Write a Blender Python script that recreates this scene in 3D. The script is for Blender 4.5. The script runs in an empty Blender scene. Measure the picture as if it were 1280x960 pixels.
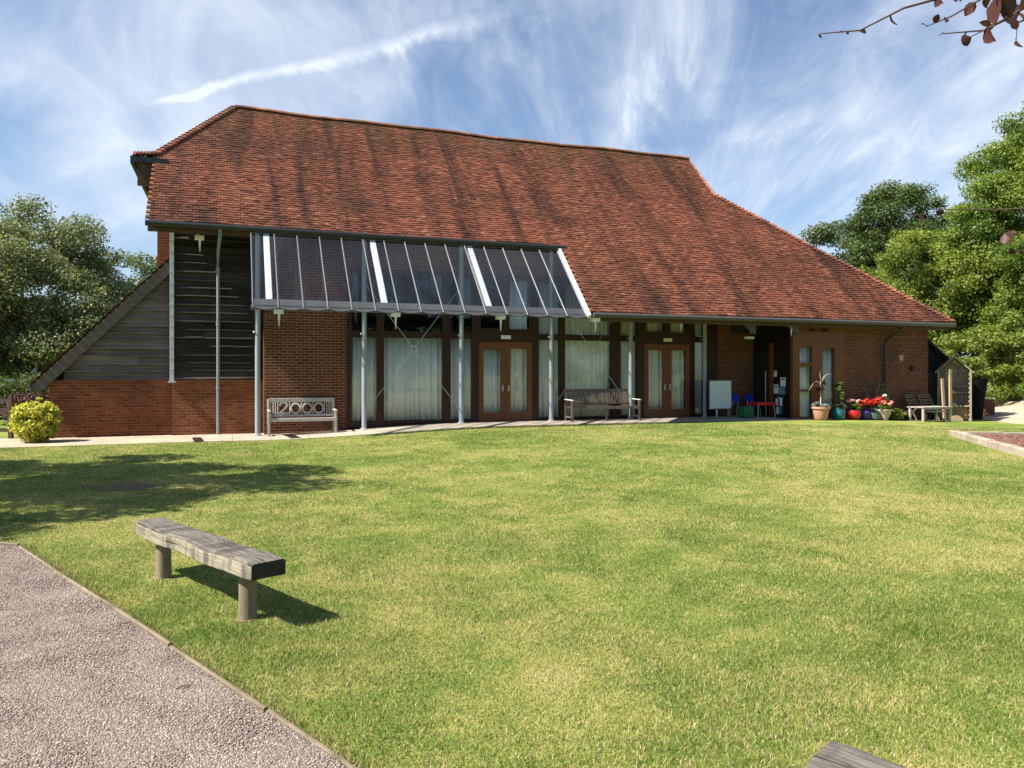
import bpy, bmesh, math, random
import numpy as np
from mathutils import Vector, Matrix
random.seed(7)
RNG = np.random.default_rng(11)
scene = bpy.context.scene
COL = scene.collection
PHI = math.atan2(.345, .9385)
CS, SN = math.cos(PHI), math.sin(PHI)
R = math.radians


def sst(a, b, x):
    x = np.clip((x - a) / (b - a), 0, 1)
    return x * x * (3 - 2 * x)


def L(t, q, z=0.0):
    """barn axes (t along the facade, q depth) to world"""
    return Vector((t * CS - q * SN, t * SN + q * CS, z))


def TQ(x, y):
    return x * CS + y * SN, -x * SN + y * CS


def ground_tq(t, q):
    return .2 * sst(.5, 6.5, t) * (1 - sst(16, 25, t)) * sst(7, 18.5, q) * (1 - sst(34, 50, q))


def ground(x, y):
    t, q = TQ(np.asarray(x, float), np.asarray(y, float))
    return ground_tq(t, q)


# ------------------------------------------------------------------ materials
class NT:
    def __init__(self, name):
        self.m = bpy.data.materials.new(name)
        self.m.use_nodes = True
        self.t = self.m.node_tree
        self.t.nodes.clear()
        self.out = self.n('ShaderNodeOutputMaterial')

    def n(self, typ, **kw):
        nd = self.t.nodes.new(typ)
        for k, v in kw.items():
            if k in nd.inputs.keys() if isinstance(k, str) else False:
                nd.inputs[k].default_value = v
            else:
                setattr(nd, k, v)
        return nd

    def l(self, a, b):
        self.t.links.new(a, b)

    def coords(self, scale=(1, 1, 1), rot=(0, 0, 0)):
        tc = self.n('ShaderNodeTexCoord')
        mp = self.n('ShaderNodeMapping')
        mp.inputs['Scale'].default_value = scale
        mp.inputs['Rotation'].default_value = rot
        self.l(tc.outputs['Object'], mp.inputs['Vector'])
        return mp.outputs['Vector']

    def noise(self, vec, scale, detail=4, rough=.6, dist=0):
        nd = self.n('ShaderNodeTexNoise')
        nd.inputs['Scale'].default_value = scale
        nd.inputs['Detail'].default_value = detail
        nd.inputs['Roughness'].default_value = rough
        nd.inputs['Distortion'].default_value = dist
        self.l(vec, nd.inputs['Vector'])
        return nd.outputs['Fac']

    def ramp(self, fac, stops):
        nd = self.n('ShaderNodeValToRGB')
        cr = nd.color_ramp
        while len(cr.elements) < len(stops):
            cr.elements.new(.5)
        for e, (p, c) in zip(cr.elements, stops):
            e.position = p
            e.color = tuple(c) + (1,) if len(c) == 3 else c
        self.l(fac, nd.inputs['Fac'])
        return nd.outputs['Color']

    def mix(self, a, b, fac, blend='MIX'):
        nd = self.n('ShaderNodeMix', data_type='RGBA', blend_type=blend)
        for s, v in ((nd.inputs[0], fac), (nd.inputs[6], a), (nd.inputs[7], b)):
            if hasattr(v, 'links'):
                self.l(v, s)
            elif isinstance(v, (int, float)):
                s.default_value = v
            else:
                s.default_value = tuple(v) + (1,)
        return nd.outputs[2]

    def math(self, op, a, b=0.0, clamp=False):
        nd = self.n('ShaderNodeMath', operation=op, use_clamp=clamp)
        for s, v in ((nd.inputs[0], a), (nd.inputs[1], b)):
            if hasattr(v, 'links'):
                self.l(v, s)
            else:
                s.default_value = v
        return nd.outputs[0]

    def attr(self, name):
        nd = self.n('ShaderNodeAttribute', attribute_name=name)
        return nd.outputs['Fac']

    def bump(self, h, strength=.3, dist=.02):
        nd = self.n('ShaderNodeBump')
        nd.inputs['Strength'].default_value = strength
        nd.inputs['Distance'].default_value = dist
        self.l(h, nd.inputs['Height'])
        return nd.outputs['Normal']

    def finish(self, color, rough=.8, metal=0.0, normal=None, spec=.3):
        b = self.n('ShaderNodeBsdfPrincipled')
        if hasattr(color, 'links'):
            self.l(color, b.inputs['Base Color'])
        else:
            b.inputs['Base Color'].default_value = tuple(color) + (1,)
        if hasattr(rough, 'links'):
            self.l(rough, b.inputs['Roughness'])
        else:
            b.inputs['Roughness'].default_value = rough
        b.inputs['Metallic'].default_value = metal
        b.inputs['Specular IOR Level'].default_value = spec
        if normal is not None:
            self.l(normal, b.inputs['Normal'])
        self.l(b.outputs[0], self.out.inputs['Surface'])
        self.b = b
        return self.m


def pm(name, c1, c2=None, rough=.75, scale=6, stretch=(1, 1, 1), bump=.15, metal=0, spec=.3, dist=.01):
    """plain procedural surface: two tones of noise and a fine bump"""
    k = NT(name)
    v = k.coords(stretch)
    c2 = c2 or tuple(x * .72 for x in c1)
    n1 = k.noise(v, scale, 6, .65)
    n2 = k.noise(v, scale * 7, 3, .6)
    f = k.math('ADD', k.math('MULTIPLY', n1, .7), k.math('MULTIPLY', n2, .3))
    col = k.ramp(f, [(.34, c2), (.64, c1)])
    return k.finish(col, rough, metal, k.bump(f, bump, dist), spec)


def mat_brick(name, c1, c2, mortar, mott=.55):
    k = NT(name)
    tc = k.n('ShaderNodeTexCoord')
    sp = k.n('ShaderNodeSeparateXYZ')
    k.l(tc.outputs['Object'], sp.inputs[0])
    cb = k.n('ShaderNodeCombineXYZ')
    k.l(k.math('ADD', sp.outputs[0], sp.outputs[1]), cb.inputs[0])
    k.l(sp.outputs[2], cb.inputs[1])
    br = k.n('ShaderNodeTexBrick')
    br.inputs['Scale'].default_value = 1
    br.inputs['Brick Width'].default_value = .225
    br.inputs['Row Height'].default_value = .075
    br.inputs['Mortar Size'].default_value = .0095
    br.inputs['Mortar Smooth'].default_value = .3
    br.inputs['Bias'].default_value = 0
    br.inputs['Color1'].default_value = tuple(c1) + (1,)
    br.inputs['Color2'].default_value = tuple(c2) + (1,)
    br.inputs['Mortar'].default_value = tuple(mortar) + (1,)
    k.l(cb.outputs[0], br.inputs['Vector'])
    # per-brick tone: cell noise on brick index, burnt headers
    n1 = k.noise(cb.outputs[0], 1.1, 5, .6)
    mp = k.n('ShaderNodeMapping')
    mp.inputs['Scale'].default_value = (4.4, 13.3, 1)
    k.l(cb.outputs[0], mp.inputs['Vector'])
    n2 = k.noise(mp.outputs[0], 1.0, 2, .6)
    c = k.mix(br.outputs['Color'], k.ramp(n1, [(.3, (.55, .5, .48)), (.7, (1.15, 1.08, 1.0))]), mott, 'MULTIPLY')
    c = k.mix(c, k.ramp(n2, [(.30, (.55, .52, .52)), (.46, (1, 1, 1)), (.70, (1.15, 1.05, .95))]), .6, 'MULTIPLY')
    h = k.math('SUBTRACT', 1.0, br.outputs['Fac'])
    h2 = k.math('ADD', h, k.math('MULTIPLY', k.noise(cb.outputs[0], 60, 3), .5))
    return k.finish(c, .88, 0, k.bump(h2, .6, .01), .2)


def mat_tile():
    k = NT('clay_tile')
    v = k.coords()
    t = k.attr('tint')
    base = k.ramp(t, [(0, (.125, .050, .037)), (.25, (.245, .080, .050)), (.55, (.34, .113, .066)),
                      (.8, (.415, .152, .086)), (1, (.49, .215, .122))])
    n = k.noise(k.coords((.22, .7, 1)), 1.0, 6, .62, .4)      # weathering, large
    st = k.noise(k.coords((1.15, .13, .13)), 1.0, 6, .68, .5)   # streaks down the slope
    base = k.mix(base, (.055, .030, .025), k.ramp(st, [(.465, (0, 0, 0)), (.64, (.80, .80, .80))]))
    base = k.mix(base, (.085, .045, .034), k.ramp(n, [(.46, (0, 0, 0)), (.7, (.55, .55, .55))]))
    # lichen near the ridge (object z is metres above the ground)
    sp = k.n('ShaderNodeSeparateXYZ')
    k.l(v, sp.inputs[0])
    mr = k.n('ShaderNodeMapRange')
    mr.inputs[1].default_value = 8.2
    mr.inputs[2].default_value = 9.9
    k.l(sp.outputs[2], mr.inputs[0])
    li = k.math('MULTIPLY', mr.outputs[0], k.ramp(k.noise(v, 1.3, 5, .7), [(.38, (0, 0, 0)), (.6, (1, 1, 1))]))
    base = k.mix(base, (.15, .095, .045), k.math('MULTIPLY', li, .75))
    f = k.noise(v, 45, 3, .6)
    base = k.mix(base, k.ramp(f, [(.3, (.72, .7, .7)), (.7, (1.2, 1.2, 1.2))]), .6, 'MULTIPLY')
    return k.finish(base, .85, 0, k.bump(f, .25, .01), .25)


def mat_leaf(name, dark, light, trans=.3):
    k = NT(name)
    t = k.attr('tint')
    c = k.ramp(t, [(0, dark), (1, light)])
    d = k.n('ShaderNodeBsdfPrincipled')
    d.inputs['Roughness'].default_value = .5
    d.inputs['Specular IOR Level'].default_value = .35
    k.l(c, d.inputs['Base Color'])
    tr = k.n('ShaderNodeBsdfTranslucent')
    c2 = k.mix(c, (1.3, 1.35, .6), .8, 'MULTIPLY')
    k.l(c2, tr.inputs['Color'])
    mx = k.n('ShaderNodeMixShader')
    mx.inputs[0].default_value = trans
    k.l(d.outputs[0], mx.inputs[1])
    k.l(tr.outputs[0], mx.inputs[2])
    k.l(mx.outputs[0], k.out.inputs['Surface'])
    return k.m


def mat_glass(name, tint, refl=1.0, ior=1.5):
    k = NT(name)
    tr = k.n('ShaderNodeBsdfTransparent')
    tr.inputs[0].default_value = tuple(tint) + (1,)
    gl = k.n('ShaderNodeBsdfGlossy')
    gl.inputs['Roughness'].default_value = .015
    v = k.coords((.5, .5, .5))
    k.l(k.bump(k.noise(v, 1.6, 2), .05, .03), gl.inputs['Normal'])
    fr = k.n('ShaderNodeFresnel')
    ge = k.n('ShaderNodeNewGeometry')
    k.l(k.math('ADD', ior, k.math('MULTIPLY', ge.outputs['Backfacing'], 1 / ior - ior)), fr.inputs[0])
    f = k.math('MULTIPLY', fr.outputs[0], refl, True)
    mx = k.n('ShaderNodeMixShader')
    k.l(f, mx.inputs[0])
    k.l(tr.outputs[0], mx.inputs[1])
    k.l(gl.outputs[0], mx.inputs[2])
    k.l(mx.outputs[0], k.out.inputs['Surface'])
    return k.m


def lawn_color(k, v):
    """dry and green patches of the mown lawn, in world metres"""
    a = k.noise(v, .32, 5, .6, .3)
    b = k.noise(v, 1.9, 5, .65, .4)
    f = k.math('ADD', k.math('MULTIPLY', a, .55), k.math('MULTIPLY', b, .45))
    return f


def mat_lawn():
    k = NT('lawn_soil')
    v = k.coords()
    f = lawn_color(k, v)
    c = k.ramp(f, [(.35, (.085, .145, .026)), (.47, (.155, .215, .042)), (.565, (.26, .275, .07)), (.69, (.42, .35, .16))])
    fine = k.noise(v, 55, 4, .75)
    c = k.mix(c, k.ramp(fine, [(.3, (.5, .55, .5)), (.7, (1.45, 1.4, 1.35))]), .8, 'MULTIPLY')
    return k.finish(c, .9, 0, k.bump(k.math('ADD', fine, k.noise(v, 18, 3)), .7, .03), .1)


def mat_blade():
    k = NT('grass_blade')
    v = k.coords()
    f = lawn_color(k, v)
    t = k.attr('tint')
    g = k.math('ADD', f, k.math('MULTIPLY', k.math('SUBTRACT', t, .5), .52))
    c = k.ramp(g, [(.28, (.066, .124, .021)), (.44, (.185, .238, .045)), (.545, (.33, .315, .092)), (.69, (.57, .46, .255))])
    d = k.n('ShaderNodeBsdfDiffuse')
    k.l(c, d.inputs[0])
    tr = k.n('ShaderNodeBsdfTranslucent')
    k.l(c, tr.inputs[0])
    mx = k.n('ShaderNodeMixShader')
    mx.inputs[0].default_value = .35
    k.l(d.outputs[0], mx.inputs[1])
    k.l(tr.outputs[0], mx.inputs[2])
    k.l(mx.outputs[0], k.out.inputs['Surface'])
    return k.m


def mat_gravel(name, stops, cell=70):
    k = NT(name)
    v = k.coords()
    vo = k.n('ShaderNodeTexVoronoi')
    vo.inputs['Scale'].default_value = cell
    k.l(v, vo.inputs['Vector'])
    sp = k.n('ShaderNodeSeparateColor')
    k.l(vo.outputs['Color'], sp.inputs[0])
    c = k.ramp(sp.outputs[0], stops)
    big = k.noise(v, 1.2, 5, .6)
    c = k.mix(c, k.ramp(big, [(.35, (.78, .76, .76)), (.65, (1.12, 1.1, 1.08))]), .8, 'MULTIPLY')
    h = k.math('SUBTRACT', 1.0, vo.outputs['Distance'])
    return k.finish(c, .85, 0, k.bump(h, .9, .012), .2)


def mat_stone_tint(name, stops):
    k = NT(name)
    c = k.ramp(k.attr('tint'), stops)
    return k.finish(c, .8, 0, None, .25)


def mat_board(name, stops, grain=(1.2, 1.2, 30), rough=.8):
    """weathered sawn boards: tint per board, long grain, knots"""
    k = NT(name)
    v = k.coords(grain)
    n = k.noise(v, 1.3, 6, .7, .6)
    n2 = k.noise(k.coords((.8, .8, 3)), 1.7, 4, .6)
    t = k.attr('tint')
    f = k.math('ADD', k.math('ADD', k.math('MULTIPLY', n, .55), k.math('MULTIPLY', t, .16)), k.math('MULTIPLY', n2, .29))
    c = k.ramp(f, stops)
    return k.finish(c, rough, 0, k.bump(n, .5, .01), .2)


M = {}
M['brick'] = mat_brick('red_brick', (.165, .054, .028), (.088, .031, .02), (.26, .175, .115))
M['brick_old'] = mat_brick('old_red_brick', (.27, .092, .037), (.145, .05, .025), (.24, .145, .085), .95)
M['tile'] = mat_tile()
M['board_dark'] = mat_board('tarred_board', [(.3, (.013, .011, .010)), (.5, (.032, .027, .024)), (.68, (.085, .073, .065)), (.8, (.15, .13, .115))])
M['board_grey'] = mat_board('weathered_board', [(.3, (.062, .050, .046)), (.5, (.150, .124, .114)), (.7, (.25, .212, .197))])
M['barge'] = pm('barge_board', (.125, .108, .096), (.078, .066, .058), .8, 3, (1, 1, 6), .3)
M['soffit'] = pm('soffit_timber', (.10, .06, .036), (.06, .034, .02), .8, 5)
M['dark_wood'] = pm('dark_stained_timber', (.042, .016, .009), (.026, .010, .006), .45, 5, (6, 6, 1), .2)
M['porch'] = pm('shaded_porch_boards', (.016, .009, .006), (.010, .006, .004), .6, 5, (6, 6, 1), .2)  # darkened twin of the stained timber; the porch shade is in its colour
M['door_wood'] = pm('door_timber', (.185, .064, .022), (.12, .04, .015), .4, 5, (8, 8, 1), .15)
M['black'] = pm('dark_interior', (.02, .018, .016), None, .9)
M['gutter_dark'] = pm('dark_gutter_metal', (.018, .02, .018), (.012, .013, .012), .4, 9, bump=.05, spec=.5)
M['gutter_grey'] = pm('grey_gutter_metal', (.07, .068, .062), (.048, .047, .043), .45, 9, bump=.05, spec=.5)
M['pipe'] = pm('downpipe_metal', (.21, .24, .24), (.16, .185, .19), .4, 6, bump=.05, spec=.5)
M['post'] = pm('post_paint', (.30, .335, .365), (.25, .28, .305), .4, 4, bump=.05, spec=.5)
M['white'] = pm('white_paint', (.78, .77, .73), (.66, .65, .62), .45, 5, bump=.05)
M['steel'] = pm('brushed_steel', (.55, .56, .57), (.42, .43, .44), .3, 8, bump=.05, metal=.7)
M['bar'] = pm('glazing_bar_metal', (.19, .20, .215), (.14, .15, .16), .4, 8, bump=.05, metal=.3)
M['valance'] = pm('frosted_edge', (.072, .074, .080), (.05, .052, .056), .4, 2.5, bump=.05)
M['frame_grey'] = pm('canopy_frame', (.17, .18, .19), (.12, .125, .13), .45, 8, bump=.05, metal=.2)
M['lead'] = pm('corner_flashing', (.52, .54, .58), (.40, .42, .46), .45, 5, bump=.1)
M['glass'] = mat_glass('window_glass', (.93, .945, .94), 1.15)
M['canopy_glass'] = mat_glass('canopy_glass', (.82, .85, .90), 1.7)
M['curtain'] = pm('curtain_cloth', (.88, .89, .88), (.81, .83, .815), .9, 2, (3, 3, .4), .1, spec=.05)
M['bench_grey'] = mat_board('silvered_timber', [(.3, (.19, .17, .145)), (.5, (.36, .325, .285)), (.68, (.54, .495, .44))], (14, 14, 14))
M['teak'] = mat_board('weathered_teak', [(.3, (.085, .06, .044)), (.5, (.155, .118, .09)), (.7, (.26, .205, .165))], (14, 14, 14))
M['teak_sunlit'] = mat_board('sunlit_teak', [(.3, (.38, .35, .30)), (.5, (.52, .48, .42)), (.7, (.66, .62, .55))], (14, 14, 14))  # direct sun on the bench arms is put into this pale colour
M['log'] = mat_board('sawn_log', [(.3, (.20, .13, .08)), (.5, (.36, .25, .15)), (.7, (.52, .38, .25))], (8, 8, 8))
M['arbour'] = mat_board('arbour_timber', [(.3, (.15, .12, .09)), (.5, (.27, .22, .17)), (.7, (.40, .34, .27))], (10, 10, 2))
M['terracotta'] = pm('terracotta', (.56, .30, .21), (.44, .22, .15), .85, 6)
M['stone_pot'] = pm('cast_stone', (.55, .44, .33), (.42, .33, .25), .9, 7, bump=.3)
M['blue_glaze'] = pm('blue_glaze', (.02, .17, .24), (.015, .11, .17), .25, 5, bump=.05, spec=.5)
M['red_glaze'] = pm('red_glaze', (.50, .02, .015), (.36, .014, .012), .25, 5, bump=.05, spec=.5)
M['navy_glaze'] = pm('navy_glaze', (.03, .03, .16), (.02, .02, .10), .3, 5, bump=.05, spec=.5)
M['green_glaze'] = pm('green_glaze', (.06, .10, .07), (.04, .07, .05), .4, 9, bump=.2, spec=.5)
M['black_pot'] = pm('black_plastic', (.008, .008, .009), None, .9, spec=.1)
M['soil'] = pm('soil', (.07, .045, .03), (.04, .026, .018), .95, 20, bump=.6)
M['board_white'] = pm('whiteboard_face', (.62, .68, .70), (.58, .64, .66), .35, 2, bump=.02)
M['plastic_red'] = pm('red_plastic', (.55, .02, .02), (.45, .015, .015), .4, 5, bump=.03)
M['plastic_blue'] = pm('blue_plastic', (.02, .05, .45), (.015, .04, .36), .4, 5, bump=.03)
M['plastic_green'] = pm('green_plastic', (.03, .22, .07), (.02, .16, .05), .4, 5, bump=.03)
M['paper'] = pm('paper', (.75, .77, .78), (.68, .70, .72), .8, 3, bump=.02)
M['paper_blue'] = pm('blue_leaflet', (.16, .24, .38), (.12, .18, .30), .7, 6, bump=.02)
M['fence'] = pm('fence_timber', (.10, .065, .05), (.06, .04, .03), .85, 4, (1, 1, 8))
M['bark'] = pm('bark', (.10, .078, .06), (.05, .04, .03), .95, 5, (3, 3, .6), .9, dist=.05)
M['twig'] = pm('twig_bark', (.11, .07, .055), (.07, .045, .035), .8, 20, bump=.3)
M['car_paint'] = pm('silver_car_paint', (.16, .17, .19), (.14, .15, .165), .25, 3, bump=.0, metal=.5)
M['car_glass'] = pm('car_glass', (.03, .035, .04), None, .08, 3, bump=.0, spec=.6)
M['rubber'] = pm('rubber', (.02, .02, .02), None, .8)
M['lawn'] = mat_lawn()
M['blade'] = mat_blade()
M['gravel'] = mat_gravel('pink_gravel', [(0, (.14, .11, .093)), (.4, (.21, .168, .143)), (.75, (.28, .228, .195)), (1, (.38, .315, .27))], 110)
M['gravel_stone'] = mat_stone_tint('gravel_stone', [(0, (.10, .078, .068)), (.35, (.205, .164, .14)), (.7, (.305, .25, .212)), (1, (.48, .41, .35))])
M['beige'] = mat_gravel('beige_gravel', [(0, (.30, .23, .16)), (.5, (.45, .36, .26)), (1, (.60, .51, .40))], 60)
M['mulch'] = mat_gravel('bark_mulch', [(0, (.07, .032, .022)), (.5, (.14, .062, .042)), (.88, (.20, .095, .066)), (1, (.46, .36, .28))], 26)
M['edging'] = mat_board('edging_board', [(.3, (.11, .082, .06)), (.5, (.21, .165, .12)), (.7, (.34, .28, .21))], (3, 3, 10))
M['kerb'] = mat_board('kerb_stone', [(.3, (.20, .16, .12)), (.5, (.33, .27, .21)), (.7, (.46, .39, .31))], (5, 5, 5))
M['dry_soil'] = pm('dry_soil', (.26, .20, .11), (.19, .15, .075), .95, 14, bump=.5)
M['patch'] = pm('bare_soil', (.15, .095, .06), (.085, .06, .035), .95, 5, bump=.4)


def mat_path():
    k = NT('paving')
    tc = k.n('ShaderNodeTexCoord')
    br = k.n('ShaderNodeTexBrick')
    br.offset = 0
    br.inputs['Scale'].default_value = 1
    br.inputs['Brick Width'].default_value = .9
    br.inputs['Row Height'].default_value = .6
    br.inputs['Mortar Size'].default_value = .008
    br.inputs['Color1'].default_value = (.44, .37, .29, 1)
    br.inputs['Color2'].default_value = (.40, .335, .265, 1)
    br.inputs['Mortar'].default_value = (.2, .16, .12, 1)
    k.l(tc.outputs['Object'], br.inputs['Vector'])
    v = k.coords()
    n = k.noise(v, 2.5, 6, .65)
    c = k.mix(br.outputs['Color'], k.ramp(n, [(.35, (.7, .68, .66)), (.65, (1.1, 1.1, 1.1))]), .8, 'MULTIPLY')
    return k.finish(c, .9, 0, k.bump(k.noise(v, 70, 3), .3, .01), .2)


M['path'] = mat_path()


def mat_sleeper():
    """old oak beam: pale silver grain, dark end and stains, cracks along the length (object x)"""
    k = NT('old_oak_beam')
    v = k.coords((2.2, 26, 26))
    n = k.noise(v, 1.4, 7, .72, .8)
    cr = k.noise(k.coords((.7, 15, 15)), 1.6, 5, .62, .6)
    st = k.noise(k.coords((6, 1.2, 1.2)), 1.0, 4, .6)
    c = k.ramp(n, [(.3, (.055, .047, .040)), (.5, (.135, .117, .098)), (.7, (.24, .215, .18))])
    c = k.mix(c, (.05, .042, .038), k.ramp(st, [(.48, (0, 0, 0)), (.62, (.7, .7, .7))]))
    c = k.mix(c, (.02, .017, .015), k.ramp(cr, [(.33, (1, 1, 1)), (.39, (0, 0, 0))]))
    h = k.math('ADD', n, k.ramp(cr, [(.33, (0, 0, 0)), (.41, (1, 1, 1))]))
    return k.finish(c, .85, 0, k.bump(h, .8, .012), .2)


M['sleeper'] = mat_sleeper()


def mat_sleeper_side():
    k = NT('old_oak_side')
    n = k.noise(k.coords((1.6, 20, 30)), 1.4, 7, .7, .8)
    drip = k.noise(k.coords((9, 1, 1.6)), 1.0, 5, .62, .5)
    cr = k.noise(k.coords((.7, 15, 22)), 1.6, 5, .62, .6)
    c = k.ramp(n, [(.3, (.15, .128, .088)), (.5, (.27, .238, .172)), (.7, (.39, .352, .265))])
    c = k.mix(c, (.085, .075, .065), k.ramp(drip, [(.47, (0, 0, 0)), (.62, (.8, .8, .8))]))
    c = k.mix(c, (.03, .025, .02), k.ramp(cr, [(.31, (1, 1, 1)), (.37, (0, 0, 0))]))
    return k.finish(c, .85, 0, k.bump(n, .6, .012), .2)


M['sleeper_side'] = mat_sleeper_side()
M['sleeper_end'] = pm('shaded_end_grain', (.055, .048, .042), (.015, .013, .012), .9, 14, bump=.6)  # beam ends turn from the sun; that shade is put into the colour
M['bench_leg'] = pm('round_post_timber', (.28, .225, .145), (.125, .10, .065), .85, 2.2, (7, 7, .9), .6)
LEAF = {
    'willow': mat_leaf('grey_green_leaf', (.085, .11, .045), (.27, .30, .155), .38),
    'deep': mat_leaf('deep_green_leaf', (.03, .055, .014), (.105, .145, .035), .3),
    'bright': mat_leaf('bright_green_leaf', (.085, .125, .018), (.26, .31, .05), .42),
    'mid': mat_leaf('mid_green_leaf', (.055, .10, .016), (.23, .30, .048), .42),
    'pale': mat_leaf('pale_green_leaf', (.07, .10, .05), (.17, .21, .11), .3),
    'yellow': mat_leaf('yellow_green_leaf', (.26, .28, .03), (.66, .62, .10), .3),
    'copper': mat_leaf('copper_leaf', (.022, .010, .010), (.10, .036, .026), .25),
    'maroon': mat_leaf('maroon_leaf', (.03, .012, .012), (.13, .05, .045), .25),
    'silver': mat_leaf('silver_leaf', (.16, .20, .18), (.36, .41, .37), .2),
    'red': mat_leaf('red_petal', (.45, .02, .015), (.80, .05, .04), .2),
    'salmon': mat_leaf('salmon_petal', (.55, .16, .12), (.80, .36, .27), .2),
    'pink': mat_leaf('pink_petal', (.62, .30, .33), (.85, .62, .62), .2),
    'violet': mat_leaf('violet_petal', (.06, .03, .25), (.16, .08, .48), .2),
    'white': mat_leaf('white_petal', (.70, .68, .62), (.85, .84, .80), .2),
}


# ------------------------------------------------------------------ mesh helpers
class MB:
    def __init__(self):
        self.v, self.f, self.mi, self.ti = [], [], [], []
        self.cur, self.tint = 0, .5

    def add(self, vs, fs):
        o = len(self.v)
        self.v += [tuple(p) for p in vs]
        for f in fs:
            self.f.append(tuple(i + o for i in f))
            self.mi.append(self.cur)
            self.ti.append(self.tint)

    def box(self, x0, x1, y0, y1, z0, z1, mat=None):
        vs = [(x, y, z) for z in (z0, z1) for y in (y0, y1) for x in (x0, x1)]
        if mat is not None:
            vs = [mat @ Vector(p) for p in vs]
        self.add(vs, [(0, 2, 3, 1), (4, 5, 7, 6), (0, 1, 5, 4), (2, 6, 7, 3), (0, 4, 6, 2), (1, 3, 7, 5)])

    def bar(self, a, b, w, h, up=(0, 0, 1), ch=0.0):
        """rectangular bar from a to b; w across, h along 'up'; ch chamfers its long edges"""
        a, b = Vector(a), Vector(b)
        d = (b - a).normalized()
        s = d.cross(Vector(up)).normalized()
        u = s.cross(d).normalized()
        w, h = w / 2, h / 2
        if ch:
            pr = [(-w + ch, -h), (w - ch, -h), (w, -h + ch), (w, h - ch), (w - ch, h), (-w + ch, h), (-w, h - ch), (-w, -h + ch)]
        else:
            pr = [(-w, -h), (w, -h), (w, h), (-w, h)]
        n = len(pr)
        vs = [p + s * x + u * y for p in (a, b) for x, y in pr]
        fs = [(i, (i + 1) % n, (i + 1) % n + n, i + n) for i in range(n)] + [tuple(range(n))[::-1], tuple(range(n, 2 * n))]
        self.add(vs, fs)

    def tube(self, pts, r, seg=8, caps=True):
        pts = [Vector(p) for p in pts]
        rs = r if isinstance(r, (list, tuple)) else [r] * len(pts)
        vs = []
        ref = Vector((0, 0, 1))
        for i, p in enumerate(pts):
            d = (pts[min(i + 1, len(pts) - 1)] - pts[max(i - 1, 0)])
            d = d.normalized() if d.length > 1e-9 else Vector((0, 0, 1))
            rr = ref if abs(d.dot(ref)) < .95 else Vector((1, 0, 0))
            s = d.cross(rr).normalized()
            u = s.cross(d)
            for k in range(seg):
                a = 2 * math.pi * k / seg
                vs.append(p + (s * math.cos(a) + u * math.sin(a)) * rs[i])
        fs = []
        for i in range(len(pts) - 1):
            for k in range(seg):
                k2 = (k + 1) % seg
                fs.append((i * seg + k, i * seg + k2, (i + 1) * seg + k2, (i + 1) * seg + k))
        if caps:
            fs.append(tuple(range(seg))[::-1])
            fs.append(tuple(range((len(pts) - 1) * seg, len(pts) * seg)))
        self.add(vs, fs)

    def lathe(self, prof, c=(0, 0, 0), seg=24):
        vs = [(c[0] + r * math.cos(2 * math.pi * k / seg), c[1] + r * math.sin(2 * math.pi * k / seg), c[2] + z)
              for r, z in prof for k in range(seg)]
        fs = [(i * seg + k, i * seg + (k + 1) % seg, (i + 1) * seg + (k + 1) % seg, (i + 1) * seg + k)
              for i in range(len(prof) - 1) for k in range(seg)]
        self.add(vs, fs)

    def prism(self, poly, y0, y1):
        """polygon in x-z extruded from y0 to y1"""
        n = len(poly)
        vs = [(x, y0, z) for x, z in poly] + [(x, y1, z) for x, z in poly]
        fs = [tuple(range(n)), tuple(range(2 * n - 1, n - 1, -1))] + [(i, i + n, (i + 1) % n + n, (i + 1) % n) for i in range(n)]
        self.add(vs, fs)

    def slab(self, pts, th):
        """any planar polygon thickened downward along its normal"""
        pts = [Vector(p) for p in pts]
        nrm = Vector((0, 0, 0))
        for i in range(len(pts)):
            nrm += pts[i].cross(pts[(i + 1) % len(pts)])
        nrm.normalize()
        n = len(pts)
        vs = pts + [p - nrm * th for p in pts]
        fs = [tuple(range(n)), tuple(range(2 * n - 1, n - 1, -1))] + [(i, i + n, (i + 1) % n + n, (i + 1) % n) for i in range(n)]
        self.add(vs, fs)

    def build(self, name, mats, parent=None, smooth=False, loc=None, bevel=0, rot=None):
        me = bpy.data.meshes.new(name)
        me.from_pydata(self.v, [], self.f)
        if not isinstance(mats, (list, tuple)):
            mats = [mats]
        for m in mats:
            me.materials.append(m)
        me.polygons.foreach_set('material_index', self.mi)
        a = me.attributes.new('tint', 'FLOAT', 'FACE')
        a.data.foreach_set('value', self.ti)
        if smooth:
            me.polygons.foreach_set('use_smooth', [True] * len(self.f))
        me.update()
        o = bpy.data.objects.new(name, me)
        COL.objects.link(o)
        if parent is not None:
            o.parent = parent
        if loc is not None:
            o.location = loc
        if rot is not None:
            o.rotation_euler = rot
        if smooth:
            with_auto = o.modifiers.new('edges', 'EDGE_SPLIT')
            with_auto.split_angle = R(40)
        if bevel:
            b = o.modifiers.new('bevel', 'BEVEL')
            b.width = bevel
            b.segments = 2
            b.limit_method = 'ANGLE'
        return o


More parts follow.
